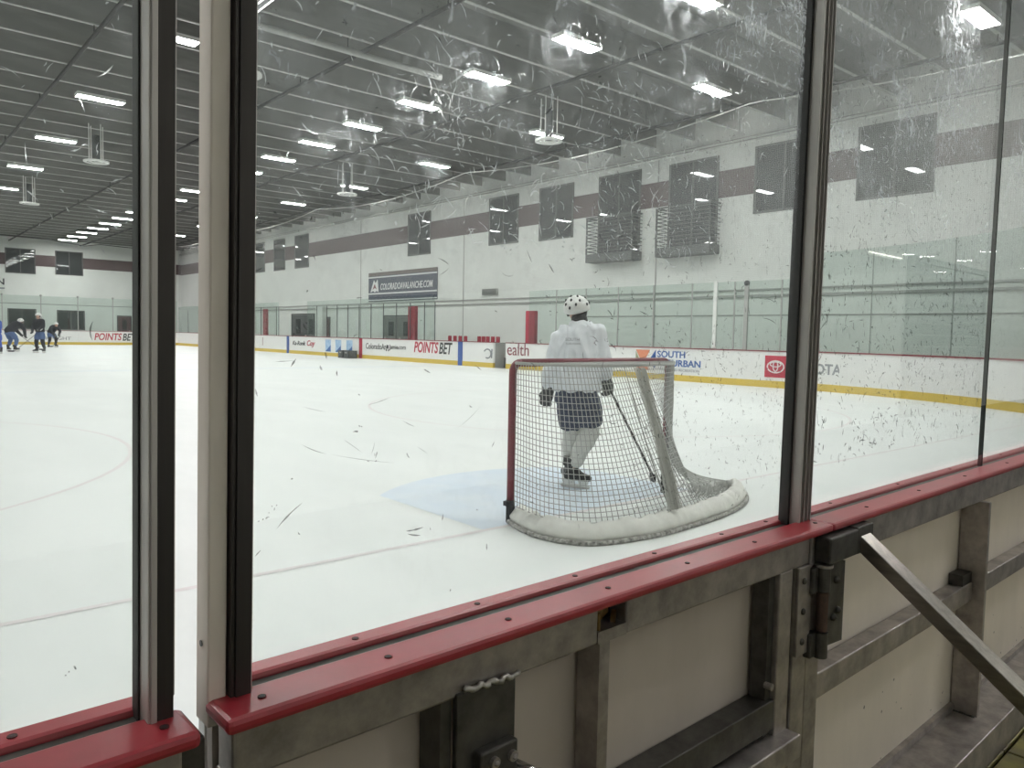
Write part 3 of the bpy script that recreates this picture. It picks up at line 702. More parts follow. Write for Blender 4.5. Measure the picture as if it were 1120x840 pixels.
for w_ in range(22): lines.append([foldpt(w_, k/26) for k in range(27)])
for k in range(100): lines.append([foldpt(w_, min(1, (k+.5)/100+.006*(w_ % 3))) for w_ in range(22)])
strands(lines, .0030, 'net_fold', mat('pale twine', (.56, .555, .52, 1), .9), goal)
lines = []                                                        # second layer of twine along the far post
for w_ in range(12):
    lines.append([Vector((5.40-.22*w_/11+.03*t_, GY-.06-.20*w_/11, Z1-1.02*t_)) for t_ in [k/20 for k in range(21)]])
for k in range(44):
    t_ = k/44; lines.append([Vector((5.40-.22*w_/11+.03*t_, GY-.06-.20*w_/11, Z1-1.02*t_-.02*(w_ % 2))) for w_ in range(12)])
strands(lines, .0032, 'net_lacing', mat('dark twine', (.16, .15, .15, 1), .9), goal)
MB().tube([netpt(.405, k/20)+Vector((0, -.005, 0)) for k in range(21)], .005, 5).build('net_seam', TWINE, goal)
lines = []                                                        # net heaped on the ice at the right
random.seed(3)
for k in range(46):
    x0, y0 = 5.42+random.random()*.42, 3.78+random.random()*.26; a = random.random()*6.28
    lines.append([Vector((x0+.035*q_*math.cos(a+q_*.5), y0+.03*q_*math.sin(a+q_*.4), .03+.08*random.random()+.03*math.sin(q_*2+k))) for q_ in range(5)])
strands(lines, .004, 'heaped_net', TWINE, goal)
bc = cr([(a, b, 0) for a, b in base], 150); b = MB(); prof = [(0, .015), (.0, .060), (.030, .105), (.085, .140), (.115, .130), (.07, .075), (.05, .015)]
rings = []
for i, p in enumerate(bc):
    d = (bc[min(i+1, 149)]-bc[max(i-1, 0)]).normalized(); nrm = Vector((-d.y, d.x, 0))
    if (Vector((GC, GY, 0))-p).dot(nrm) < 0: nrm = -nrm
    wv = 1+.22*noise.noise(Vector((i*.18, 0, 2)))+.12*noise.noise(Vector((i*.55, 3, 2)))
    h = 1.0 if i < 134 else 1-.036*(i-133)
    rings.append([p+nrm*(q_[0]+.014*noise.noise(Vector((i*.35, q_[1]*30, 7))))+Vector((0, 0, q_[1]*wv*h)) for q_ in prof])
b.loft(rings); b.build('base_skirt', VINYL, goal, smooth=True)
MB().tube([p+(p-Vector((GC, GY, 0))).normalized()*.012+Vector((0, 0, .016+.004*noise.noise(Vector((p.x*9, p.y*9, 0))))) for p in bc], .019, 8).build('base_pipe', mat('dirty base pipe', (.05, .045, .04, 1), .6, col2=(.62, .60, .57, 1), scale=34), goal, smooth=True)

# ------------------------------------------------------------------ near boards
SL = .02
LEAN = .0125                                                       # the near glass and posts lean slightly
def NP(p): return Vector((p[0]-SL*p[1]+LEAN*max(0., p[2]-1.01), p[1]+SL*p[0], p[2]))
def NMB(): return MB(NP)
ZC, ZF = 1.004, .13                                                # cap top, walkway level
def nthing(name, u, v, z, label, cat, kind=None): return thing(name, NP((u, v, z)), label, cat, None, kind)
def nbox(name, m, par, u0, u1, v0, v1, z0, z1, bev=0., smooth=False): return NMB().box(u0, u1, v0, v1, z0, z1).build(name, m, par, bevel=bev)
# walkway
wk = tag(MB().box(XL, XW, YN, .70, -.03, ZF-.012).build('floor', GROUT), 'walkway floor outside the rink boards', 'floor', kind='structure')
for i in range(-3, 14):
    for j in range(-4, 2):
        uu, vv = i*.30, .37+j*.30
        nbox('tile', TILE, wk, uu+.004, uu+.296, vv+.004, vv+.296, ZF-.014, ZF, .003)
def cap(par, u0, u1, a0, a1):
    nbox('cap_rail_outer', CAPF, par, u0, u1, .737, .803, ZC-.017, ZC, .006)
    nbox('cap_rail_inner', CAPF, par, u0+a0, u1-a1, .8265, .862, ZC-.017, ZC, .006)
    nbox('glazing_channel', STEELD, par, u0+a0, u1-a1, .803, .8265, ZC-.03, ZC-.008)
def screws(par, us, v):
    for u in us:
        b = NMB(); b.tube([(u, v, ZC-.002), (u, v, ZC+.0012)], .0046, 10); b.tube([(u, v, ZC+.001), (u, v, ZC+.0014)], .0028, 6, 1); b.build('screw', [SCREWH, BLACK], par)
def facing(par, u0, u1):
    nbox('board_panel', BWHITE, par, u0, u1, .838, .856, .2, ZC-.02); nbox('kick_plate', YEL, par, u0, u1, .838, .862, 0, .2)
def pane(par, u0, u1, z1=2.95, g=None):
    b = NMB(); b.box(u0, u1, .813, .825, ZC-.02, z1)
    b.m = [2, 2, 0, 2, 1, 2]                                      # bottom, top, walkway face, +u, rink face, -u
    return b.build('glass_pane', [G_CLEAR, g or G_SCUFF, G_EDGE], par)

L = nthing('boards_section', -1.4, .78, ZF, 'red capped boards section with glass left of the gap at the tall posts', 'rink boards')
cap(L, -3.2, .262, 0, .02); screws(L, [-1.7, -1.1, -.5, .02, .236], .768); screws(L, [-1.4, -.8, -.25, .12], .842)
nbox('top_tube', STEEL, L, -3.2, .25, .757, .80, .925, .986, .004); nbox('back_panel', HDPE, L, -3.2, .25, .815, .83, ZF+.1, .975)
for u in (-2.3, -1.3, -.4): nbox('upright', STEEL, L, u, u+.024, .735, .812, ZF+.10, .925)
nbox('middle_rail', STEEL, L, -3.2, .25, .765, .81, .595, .655); nbox('base_channel', STEEL, L, -3.2, .25, .678, .81, ZF, ZF+.10); facing(L, -3.2, .25)
nbox('gap_post', STEELD, L, .246, .279, .775, .850, ZF, .978, .004)
nbox('upright', STEEL, L, .21, .244, .76, .812, ZF+.10, .925, .003)
pane(L, -2.2, -1.02, g=G_LIGHT); pane(L, -1.01, .2235, g=G_LIGHT)
b = NMB(); b.box(.2255, .2275, .784, .832, ZC-.01, 2.97, 0); b.box(.2275, .2335, .782, .832, ZC-.01, 2.97, 0); b.box(.2335, .2500, .784, .800, ZC-.01, 2.97, 1); b.box(.2335, .2500, .806, .832, ZC-.01, 2.97, 1); b.box(.2335, .2485, .8, .806, ZC-.01, 2.97, 1)
b.box(.2500, .2525, .788, .832, ZC+.02, 2.97, 0); b.build('glass_stanchion', [ALU, ALUD], L, bevel=.0015)
nbox('glass_gasket', RUBBER, L, .2235, .2255, .811, .830, ZC-.01, 2.95)

Gt = nthing('rink_gate', .9, .78, ZF, 'red capped steel framed rink gate with glass, between the cream post and the hinge', 'gate')
cap(Gt, .287, 1.60, .012, 0); screws(Gt, [.336, .495, .69, .899, 1.109, 1.33, 1.575], .768); screws(Gt, [.493, .695, .902, 1.112, 1.33, 1.50], .842)
nbox('top_tube', STEEL, Gt, .300, .866, .757, .80, .925, .986, .004); nbox('top_tube', STEEL, Gt, .934, 1.535, .757, .80, .925, .986, .004)
nbox('top_tube_lip', STEEL, Gt, .866, .934, .757, .80, .925, .944); nbox('recess_back', BLACK, Gt, .866, .934, .792, .80, .944, .986)
b = NMB(); b.beam((.868, .775, .952), (.915, .785, .964), .004, .006); b.beam((.870, .768, .966), (.920, .785, .980), .003, .005); b.tube([(.872, .762, .945), (.872, .762, .972)], .003, 6); b.beam((.915, .770, .947), (.930, .78, .956), .004, .005)
b.build('latch_bolt', BRASS, Gt)
nbox('upright', STEEL, Gt, .876, .900, .762, .808, .56, .925); nbox('upright', STEELD, Gt, .571, .588, .762, .808, .56, .925)
nbox('upright', STEEL, Gt, .300, .345, .760, .806, .30, .925, .003)
nbox('latch_plate', STEELD, Gt, .590, .692, .752, .762, .52, .932, .002)
b = NMB(); pts = [(.600+.0045*k, .750+.002*math.sin(k*2.1), .936-.0002*k+.0022*math.sin(k*1.3)) for k in range(22)]; b.tube(pts, [.0032+.0016*abs(math.sin(k*1.9)) for k in range(22)], 7); b.build('weld_bead', mat('weld metal', (.42, .40, .37, 1), .4, metal=.7, var=.3, scale=90), Gt, smooth=True)
lb = nbox('latch_block', STEELD, Gt, .618, .684, .736, .752, .75, .850, .003)
for u, z in ((.640, .833), (.672, .831), (.640, .775)):
    b = NMB(); b.tube([(u, .737, z), (u, .730, z)], .0075, 10); b.sphere((u, .729, z), .004, n=8); b.build('bolt', STEEL, lb)
b = NMB(); b.tube([(.690, .752, .800), (.700, .716, .797)], .012, 14); b.sphere((.701, .712, .797), .0135, n=12); b.build('latch_knob', mat('polished knob', (.6, .58, .55, 1), .2, metal=.9), Gt, smooth=True)
nbox('stile', STEELD, Gt, 1.400, 1.422, .772, .808, .30, .925); nbox('stile', STEEL, Gt, 1.422, 1.473, .760, .806, .30, .925, .003)
nbox('lower_rail', STEELD, Gt, .300, 1.422, .762, .812, .60, .662, .002); nbox('bottom_rail', STEEL, Gt, .300, 1.474, .728, .806, .535, .585, .003)
nbox('dark_void_sheet', BLACK, Gt, .300, 1.474, .79, .812, .20, .535); nbox('back_panel', HDPE, Gt, .300, 1.474, .815, .83, .56, .975); facing(Gt, .30, 1.6)  # black sheet stands for the dark opening below the gate's bottom rail
b = NMB(); b.tube([(1.392, .768, .700), (1.392, .752, .700)], .007, 10); b.build('bolt', STEEL, Gt)
pane(Gt, .335, 1.5385)
# cream edge post and channel at the gate's free end, ridged stanchion at its hinge end
b = NMB(); b.box(.2875, .3075, .794, .829, ZC-.03, 2.98); b.build('edge_post', CREAM, Gt, bevel=.002)
b = NMB(); b.box(.309, .3135, .786, .830, ZC-.01, 2.97, 0); b.box(.3135, .331, .784, .800, ZC-.01, 2.97, 0); b.box(.3135, .331, .806, .832, ZC-.01, 2.97, 0); b.box(.331, .3345, .79, .828, ZC-.01, 2.97, 1); b.build('glass_stanchion', [ALUD, ALU], Gt, bevel=.0012)
b = NMB(); b.tube([(.2872, .811, 1.062), (.2862, .811, 1.062)], .0035, 10); b.build('screw', STEELD, Gt)
b = NMB(); b.box(1.5465, 1.552, .790, .838, ZC-.01, 2.97, 0)
for (p, q, v0, mm) in ((1.552, 1.556, .7905, 1), (1.556, 1.566, .794, 1), (1.566, 1.569, .790, 0), (1.569, 1.581, .795, 1), (1.581, 1.5835, .789, 0), (1.5835, 1.592, .794, 1), (1.592, 1.5945, .788, 0), (1.5945, 1.605, .793, 1)): b.box(p, q, v0, .838, ZC-.01, 2.97, mm)
b.build('glass_stanchion', [ALU, mat('brownish aluminium', (.16, .145, .13, 1), .4, metal=.7, var=.15, scale=30, stretch=(1, 1, .05))], Gt, bevel=.0008)
nbox('glass_gasket', RUBBER, Gt, 1.5385, 1.5465, .8125, .834, ZC-.01, 2.96)

Rr = nthing('boards_section', 3.0, .78, ZF, 'red capped boards section with scuffed glass right of the hinge', 'rink boards')
cap(Rr, 1.602, 6.5, 0, 0); screws(Rr, [1.83, 2.15, 2.5, 2.9, 3.4], .768); screws(Rr, [1.8, 2.2, 2.6, 3.1], .842)
nbox('top_tube', STEEL, Rr, 1.542, 6.5, .757, .80, .912, .986, .004); nbox('back_panel', HDPE_LIT, Rr, 1.475, 6.5, .815, .83, ZF+.09, .975); facing(Rr, 1.6, 6.5)
nbox('hinge_post', STEEL, Rr, 1.485, 1.543, .760, .806, ZF, .925, .003); nbox('hinge_post', STEEL, Rr, 1.552, 1.612, .764, .806, ZF, .925, .003)
nbox('upright', STEEL, Rr, 2.628, 2.648, .735, .812, ZF+.10, .912, .002); nbox('upright', STEEL, Rr, 3.92, 3.94, .735, .812, ZF+.10, .912, .002)
b = NMB(); b.tube([(2.622, .74+.009*k, ZF+.104+.001*math.sin(k*2)) for k in range(9)], .005, 6); b.build('weld_bead', STEELD, Rr, smooth=True)
nbox('middle_rail', STEEL, Rr, 1.612, 2.628, .768, .812, .598, .657, .003); nbox('middle_rail', STEEL, Rr, 2.648, 3.92, .768, .812, .598, .657, .003)
nbox('gusset', STEELD, Rr, 2.55, 2.628, .772, .812, .657, .690)
nbox('base_channel', STEEL, Rr, 1.612, 6.5, .678, .815, ZF, ZF+.105, .003); nbox('base_lip', STEEL, Rr, 1.612, 6.5, .80, .815, ZF+.105, ZF+.125)
pane(Rr, 1.606, 2.800); pane(Rr, 2.808, 4.0); pane(Rr, 4.008, 5.2)
# hinge
hp = nbox('hinge_plate', STEEL, Rr, 1.484, 1.540, .752, .760, .735, .925, .002)
for z in (.895, .83, .765):
    b = NMB(); b.sphere((1.505, .751, z), .0075, .005, .0075, n=10); b.build('rivet', STEELD, hp, smooth=True)
b = NMB(); hu, hv = 1.566, .740
b.tube([(hu, hv, .72), (hu, hv, .775)], .0145, 16, 0); b.tube([(hu, hv, .778), (hu, hv, .862)], .0125, 16, 1); b.tube([(hu, hv, .865), (hu, hv, .917)], .015, 16, 0); b.tube([(hu, hv, .917), (hu, hv, .923)], .019, 16, 2)
b.build('hinge_barrel', [STEELD, RUST, STEEL], Rr, smooth=False)
nbox('hinge_knuckle', STEELD, Rr, 1.530, 1.562, .744, .762, .862, .918, .003); nbox('hinge_knuckle', STEELD, Rr, 1.530, 1.562, .744, .762, .722, .775, .003)
b = NMB(); b.loft([[(1.576, .744, .735), (1.690, .750, .722), (1.690, .750, .905), (1.576, .744, .925)], [(1.576, .752, .735), (1.690, .758, .722), (1.690, .758, .905), (1.576, .752, .925)]]); b.build('hinge_leaf', STEELD, Rr)
for u, v, z in ((1.640, .746, .872), (1.630, .745, .79), (1.655, .747, .80)):
    b = NMB(); b.sphere((u, v, z), .009, n=8); b.build('rivet', STEELD, Rr, smooth=True)
rnd = random.Random(9); b = NMB()
for k in range(60):
    u, z = rnd.uniform(1.65, 3.6), .245+.22*rnd.random()**2; r_ = rnd.uniform(.0015, .005)
    b.add([(u-r_, .8146, z), (u+r_*.3, .8146, z-r_*.8), (u+r_, .8146, z+r_*.5), (u, .8146, z+r_*rnd.uniform(.6, 2.2))], [(0, 1, 2, 3)])
tag(b.build('dirt_specks', MARK, Rr), kind='stuff')
# brace with its bracket
b = NMB(); b.box(1.556, 1.690, .722, .757, .925, .982, 0); b.build('brace_bracket', STEELD, Rr, bevel=.004)
nbox('bracket_plate', STEELD, Rr, 1.686, 1.765, .722, .757, .925, .986, .003)
b = NMB(); b.beam((1.725, .735, .955), (1.725, -.36, .955-.759*1.095+.006), .025, .0155, side=(1, 0, 0)); b.build('diagonal_brace', mat('brushed brace', (.42, .39, .35, 1), .30, metal=1.0, var=.25, scale=70, stretch=(1, .15, 1)), Rr, bevel=.002)
nbox('brace_foot', STEEL, Rr, 1.66, 1.79, -.44, -.30, ZF, ZF+.01)

# puck scuffs on the rink face of the panes
def scuffs(par, name, n, u0, u1, z0, z1, seed, size=1., zpow=1., extra=()):
    rnd = random.Random(seed); b = NMB()
    def stroke(u, z, ln, ang, curv, wd, m, lay):
        k = 6; V = []; a = ang; p = Vector((u, z)); v = .8256+.0004*lay
        pts = []
        for i in range(k): pts.append((p.copy(), a)); p = p+Vector((math.cos(a), math.sin(a)))*(ln/(k-1)); a += curv/(k-1)
        for i, (q_, a_) in enumerate(pts):
            h = wd*(math.sin(math.pi*(i+.35)/(k-.3)))*(.6+.8*rnd.random())*.5; nx, nz = -math.sin(a_), math.cos(a_)
            V += [(q_.x+nx*h, v, q_.y+nz*h), (q_.x-nx*h, v, q_.y-nz*h)]
        b.add(V, [(2*i, 2*i+1, 2*i+3, 2*i+2) for i in range(k-1)], m)
    for i in range(n):
        u = u0+(u1-u0)*rnd.random(); z = z0+(z1-z0)*rnd.random()**zpow
        big = rnd.random() < .10
        ln = size*(rnd.uniform(.004, .014) if not big else rnd.uniform(.014, .030)); stroke(u, z, ln, rnd.choice((rnd.gauss(1.2, .5), rnd.uniform(0, 3.14), rnd.gauss(2.2, .4))), rnd.uniform(-1.3, 1.3), size*rnd.uniform(.0012, .0032), 0 if rnd.random() < .42 else 1, i % 3)
        if rnd.random() < .25:
            for q_ in range(3): stroke(u+rnd.gauss(0, .006)*size, z+rnd.gauss(0, .006)*size, ln*.4, rnd.uniform(0, 3.14), .5, size*.0022, rnd.choice((0, 1)), q_)
    for (u, z, ln, ang, curv, wd) in extra: stroke(u, z, ln*.85, ang, curv, wd*.36, 0, 1)
    tag(b.build(name, [MARK, MARK2], par), kind='stuff')

# ------------------------------------------------------------------ people
def V3(p): return Vector(p)
def chain(mb, pts, rads, n=10): 
    """tapered limb with round ends"""
    pts = [V3(p) for p in pts]; P = []; R = []
    for i in range(len(pts)-1):
        for k in range(4):
            t = k/4; P.append(pts[i].lerp(pts[i+1], t)); R.append(rads[i]*(1-t)+rads[i+1]*t)
    P.append(pts[-1]); R.append(rads[-1]); d0 = (P[0]-P[1]).normalized(); d1 = (P[-1]-P[-2]).normalized()
    P = [P[0]+d0*R[0]*.8]+P+[P[-1]+d1*R[-1]*.8]; R = [R[0]*.45]+R+[R[-1]*.45]
    mb.tube(P, R, n)
def torso(mb, rings, n=16):
    out = []
    for (a, b, z, hw, hd) in rings: out.append([Vector((a+hw*math.copysign(abs(math.cos(t))**.8, math.cos(t)), b+hd*math.copysign(abs(math.sin(t))**.9, math.sin(t)), z)) for t in [2*math.pi*k/n for k in range(n)]])
    mb.loft(out)
def place(me, mlist, name, parent):
    for m in (mlist if isinstance(mlist, (list, tuple)) else [mlist]): me.materials.append(m)
    return link(name, me, parent)
def player(name, label, loc, rot, J, jersey, pants, socks, voxel=.012, group=None, fold=.008, scale=1., back=None, turn=-.6, tilt=.0, toes=((-.3, .95), (.85, -.45))):
    root = thing(name, loc, label, 'person', group, None, rot); root.scale = (scale,)*3
    hc = V3(J['head']); nk = V3(J['neck']); pel = V3(J['pelvis']); ch = V3(J['chest'])
    RM = Matrix.Rotation(turn, 3, 'Z') @ Matrix.Rotation(tilt, 3, 'X')
    H = lambda x, y, z: hc+RM@Vector((x, y, z))
    # one continuous body: head with face, neck, trunk, arms and legs
    b = MB()
    b.loft([[H(rx*math.cos(t), oy+ry*math.sin(t), z) for t in [2*math.pi*k/14 for k in range(14)]] for z, rx, ry, oy in ((-.115, .035, .03, .06), (-.10, .05, .055, .04), (-.06, .064, .083, .012), (0, .074, .096, 0), (.05, .076, .096, -.004), (.09, .06, .075, -.006), (.115, .025, .03, -.006))])
    b.tube([H(0, .085, .03), H(0, .112, -.022), H(0, .098, -.035)], [.008, .017, .012], 8)
    for sx in (-1, 1): b.sphere(H(sx*.078, -.005, -.005), .010, .02, .03, n=8); b.sphere(H(sx*.03, .09, -.06), .02, .012, .008, n=8)
    chain(b, [hc-Vector((0, .01, .06)), nk], [.056, .062]); chain(b, [nk-Vector((0, 0, .02)), ch, pel], [.085, .11, .11], 14)
    for S in 'LR':
        chain(b, [J['sh'+S], J['el'+S], J['ha'+S]], [.060, .047, .033]); chain(b, [J['hip'+S], J['kn'+S], J['an'+S]], [.088, .062, .042])
    body = place(smoothed(b, 'body', voxel*.85, 3), SKIN, 'body', root)
    for sx in (-1, 1): 
        e = MB(); e.sphere(H(sx*.031, .088, .018), .011, n=8); e.build('eye', T_WHITE, body, smooth=True, local=True)
    e = MB(); e.tube([H(-.024, .094, -.065), H(0, .100, -.066), H(.024, .094, -.065)], .004, 6); e.build('mouth', mat('lips', (.35, .12, .10, 1), .5), body, smooth=True, local=True)
    # jersey
    b = MB(); shl, shr = V3(J['shL']), V3(J['shR']); mid = (shl+shr)*.5
    torso(b, [(pel.x, pel.y, pel.z-.02, .21, .15), (pel.x, pel.y, pel.z+.06, .20, .145), (ch.x*.6+pel.x*.4, ch.y*.6+pel.y*.4, ch.z*.6+pel.z*.4, .205, .145), (ch.x, ch.y, ch.z, .200, .15), (mid.x, mid.y, mid.z-.06, .185, .14), (mid.x, mid.y, mid.z+.02, .14, .115), (nk.x, nk.y-.01, nk.z-.01, .085, .08), (nk.x, nk.y-.01, nk.z+.01, .07, .066)])
    for S in 'LR': 
        s_, e_, h_ = V3(J['sh'+S]), V3(J['el'+S]), V3(J['ha'+S]); chain(b, [s_+(mid-s_)*.25, s_, e_, e_.lerp(h_, .72)], [.10, .095, .078, .062])
    chain(b, [pel+Vector((0, 0, .05)), ch, mid], [.14, .145, .13], 14)
    if ch.y-pel.y > .15: chain(b, [pel, ch, mid], [.185, .20, .17], 16)
    jm = smoothed(b, 'jersey', voxel, 4, fold, (9, 9, 3.6)); jo = place(jm, jersey, 'jersey', root)
    # pants
    b = MB(); torso(b, [(pel.x, pel.y, pel.z+.02, .15, .10), (pel.x, pel.y, pel.z-.05, .185, .13), (pel.x, pel.y, pel.z-.12, .20, .15), (pel.x, pel.y, pel.z-.17, .14, .11)])
    for S in 'LR':
        h_, k_ = V3(J['hip'+S]), V3(J['kn'+S]); q_ = h_.lerp(k_, .82); b.tube([h_-V3((0, 0, .02)), h_.lerp(k_, .4), q_], [.108, .125, .112], 14)
    place(smoothed(b, 'pants', voxel, 4, fold*.5), pants, 'hockey_pants', root)
    for i, S in enumerate('LR'):
        k_, a_ = V3(J['kn'+S]), V3(J['an'+S]); h_ = V3(J['hip'+S]); b = MB(); chain(b, [k_+(h_-k_)*.22, k_, k_.lerp(a_, .4), a_+(k_-a_)*.16], [.088, .090, .082, .055], 12)
        place(smoothed(b, 'sock', voxel, 3, fold*.4), socks, 'sock', root)
        # skate: boot, holder, blade
        d = Vector((toes[i][0], toes[i][1], 0)).normalized(); n = Vector((-d.y, d.x, 0)); g = Vector((a_.x, a_.y, 0)); zb = a_.z-.17; up_ = Vector((0, 0, 1))
        lean = Vector(((k_-a_).x, (k_-a_).y, 0))*.22
        W = lambda f, s, z: g+d*f+n*s+up_*(z+zb)+lean*((z-.0)/.3)-lean*.3
        b = MB(); b.loft([[W(f+fx*math.cos(t), w_*math.sin(t), z) for t in [2*math.pi*k/12 for k in range(12)]] for z, f, fx, w_ in ((.075, .05, .135, .034), (.095, .05, .145, .046), (.125, .045, .14, .048), (.15, .005, .085, .048), (.19, -.02, .062, .046), (.26, -.02, .066, .052), (.275, -.02, .06, .046))])
        b.tube([W(-.08, 0, .20), W(-.09, 0, .29)], [.035, .028], 8)
        sk = place(smoothed(b, 'skate', min(voxel, .012), 2), SKATE, 'skate', root)
        b = MB()
        for f0, f1 in ((-.085, -.02), (.07, .15)): b.loft([[W(f0-.01, -.02, .082), W(f1+.01, -.02, .082), W(f1+.01, .02, .082), W(f0-.01, .02, .082)], [W(f0, -.008, .035), W(f1, -.008, .035), W(f1, .008, .035), W(f0, .008, .035)]])
        b.loft([[W(-.10, -.007, .04), W(.17, -.007, .04), W(.17, .007, .04), W(-.10, .007, .04)], [W(-.11, -.006, .020), W(.18, -.006, .020), W(.18, .006, .020), W(-.11, .006, .020)]]); b.build('blade_holder', HELMW, sk, local=True)
        b = MB(); b.loft([[W(-.11, -.0025, .022), W(.185, -.0025, .022), W(.185, .0025, .022), W(-.11, .0025, .022)], [W(-.10, -.0015, .0), W(.165, -.0015, .0), W(.165, .0015, .0), W(-.10, .0015, .0)]]); b.build('blade', ALU, sk, local=True)
        b = MB()
        for q_ in range(5): b.tube([W(.045-.012*q_, -.03, .155+.02*q_), W(.062-.012*q_, 0, .158+.02*q_), W(.045-.012*q_, .03, .155+.02*q_)], .004, 5)
        b.build('laces', T_WHITE, sk, local=True)
        # glove: cuff, padded back, four fingers and a thumb
        h_, e_ = V3(J['ha'+S]), V3(J['el'+S]); dr = (h_-e_).normalized(); fwd = Vector((0, 1, 0)); c_ = V3(J.get('curl'+S, (.0, .2, 0) if 1 else 0)).normalized()
        c_ = (c_-dr*c_.dot(dr)).normalized(); sd = dr.cross(c_).normalized()*(1 if S == 'L' else -1)
        b = MB(); rg = []
        for f, wa, wc in ((-.11, .070, .066), (-.05, .064, .058), (0, .054, .044), (.05, .062, .042), (.085, .058, .036)): rg.append([h_+dr*f+sd*wa*math.cos(t)+c_*wc*math.sin(t) for t in [2*math.pi*k/12 for k in range(12)]])
        b.loft(rg)
        for q_, ln in enumerate((.92, 1.05, 1.0, .82)):
            p0 = h_+dr*.075+sd*((q_-1.5)*.027); chain(b, [p0, p0+dr*.036*ln+c_*.004, p0+dr*.056*ln+c_*.032, p0+dr*.044*ln+c_*.058], [.0175, .0168, .0155, .013], 8)
        p0 = h_+sd*-.045+dr*.02; chain(b, [p0, p0+sd*-.022+dr*.030+c_*.012, p0+sd*-.012+dr*.055+c_*.036], [.018, .016, .013], 8)
        gl = place(smoothed(b, 'glove', min(voxel*.6, .009), 1), GLOVEM, 'glove', root)
        b = MB(); b.sphere(h_+dr*.04+c_*.03, .036, .036, .05, n=10); b.build('palm', PALM, gl, smooth=True, local=True)
    # helmet
    def hp(t, p, k=1.):
        return H(.118*k*math.sin(t)*math.cos(p), -.006+.140*k*math.sin(t)*math.sin(p), .018+.124*k*math.cos(t))
    b = MB(); n = 28; tm = []
    for k in range(n):
        p = 2*math.pi*k/n; s = math.sin(p)
        tm.append(1.72+.40*max(0, -s)**1.2 if s < .15 else 1.66-.22*s)
    tm = [min(2.25, q) for q in tm]; vs = []; fs = []; m = 9
    for lay in (1.0, .93):
        for i in range(m+1):
            for k in range(n): vs.append(hp(tm[k]*(i+.02)/m, 2*math.pi*k/n, lay))
    o2 = (m+1)*n
    for i in range(m):
        for k in range(n):
            k2 = (k+1) % n; fs += [(i*n+k, i*n+k2, (i+1)*n+k2, (i+1)*n+k), (o2+i*n+k2, o2+i*n+k, o2+(i+1)*n+k, o2+(i+1)*n+k2)]
    for k in range(n): k2 = (k+1) % n; fs.append((m*n+k, m*n+k2, o2+m*n+k2, o2+m*n+k))
    fs += [tuple(range(n))[::-1], tuple(o2+k for k in range(n))]
    b.add(vs, fs); he = b.build('helmet', HELMW, root, smooth=True, local=True)
    b = MB()
    for t, p in ((.55, -2.1), (.55, -1.0), (.62, .6), (1.0, -2.35), (1.0, -.8), (1.0, -1.57), (1.35, -2.0), (1.35, -1.1), (1.25, -.15), (1.25, -2.95), (1.62, -1.57), (1.1, .5), (1.1, 2.6)):
        q_ = hp(t, p, 1.0); b.sphere(q_, .011, .011, .016, n=8)
    b.build('vent', BLACK, he, smooth=True, local=True)
    b = MB(); b.tube([H(-.082, 0, -.03), H(-.05, .05, -.10), H(0, .062, -.128), H(.05, .05, -.10), H(.082, 0, -.03)], .006, 6); b.build('chin_strap', BLACK, he, smooth=True, local=True)
    for sx in (-1, 1):
        b = MB(); b.sphere(H(sx*.088, -.002, -.012), .018, .038, .045, n=10); b.build('ear_guard', BLACK, he, smooth=True, local=True)
    if back:
        b = MB(); rnd = random.Random(5)
        b.tube([nk+Vector((-.005, .0, -.03)), nk.lerp(hc, .5)+Vector((0, -.012, -.01)), nk.lerp(hc, .72)+Vector((0, -.018, 0))], [.082, .074, .068], 14); b.build('neck_guard', BLACK, jo, smooth=True, local=True)
    return root, jo
def stick(label, top, heel, bdir, loc):
    t = thing('hockey_stick', loc, label, 'hockey stick'); top, heel, bd = V3(top), V3(heel), V3(bdir).normalized()
    b = MB(); b.beam(top, heel, .014, .010); b.build('shaft', BLACK, t, bevel=.003)
    b = MB(); pts = [heel+bd*(.30*k/6)+Vector((0, 0, -.006*math.sin(k/6*3)))+bd.cross(Vector((0, 0, 1)))*(.03*(k/6)**2) for k in range(7)]
    sdv = bd.cross(Vector((0, 0, 1)))*.006
    b.loft([[p+sdv+Vector((0, 0, -.02)), p-sdv+Vector((0, 0, -.02)), p-sdv+Vector((0, 0, .055)), p+sdv+Vector((0, 0, .055))] for p in pts]); b.build('blade', BLACK, t)
    b = MB(); dd = (heel-top).normalized(); b.beam(top-dd*.02, top+dd*.13, .017, .013); b.build('grip_tape', T_WHITE, t, bevel=.003)
    return t
J0 = dict(pelvis=(-.015, .08, .93), chest=(.0, .12, 1.25), neck=(.02, .165, 1.50), head=(-.02, .21, 1.628), shL=(-.145, .13, 1.385), elL=(-.225, .11, 1.12), haL=(-.275, .12, .885),
          shR=(.130, .15, 1.445), elR=(.195, .10, 1.19), haR=(.255, .14, .985), hipL=(-.075, .08, .87), knL=(-.03, .20, .50), anL=(-.05, .26, .175), hipR=(.09, .08, .87), knR=(.115, .13, .52), anR=(-.03, .12, .17), curlL=(.3, .9, 0), curlR=(-.2, .9, -.5))
ROT = -YAW
pl, jo = player('person', 'player in white practice jersey, navy shorts and white helmet, back turned, behind the goal net', (4.915, 4.78, 0), ROT, J0, JERSEY, SHORTN, SOCKW, .0115, None, .026, 1.0, True, -.55, -.05)
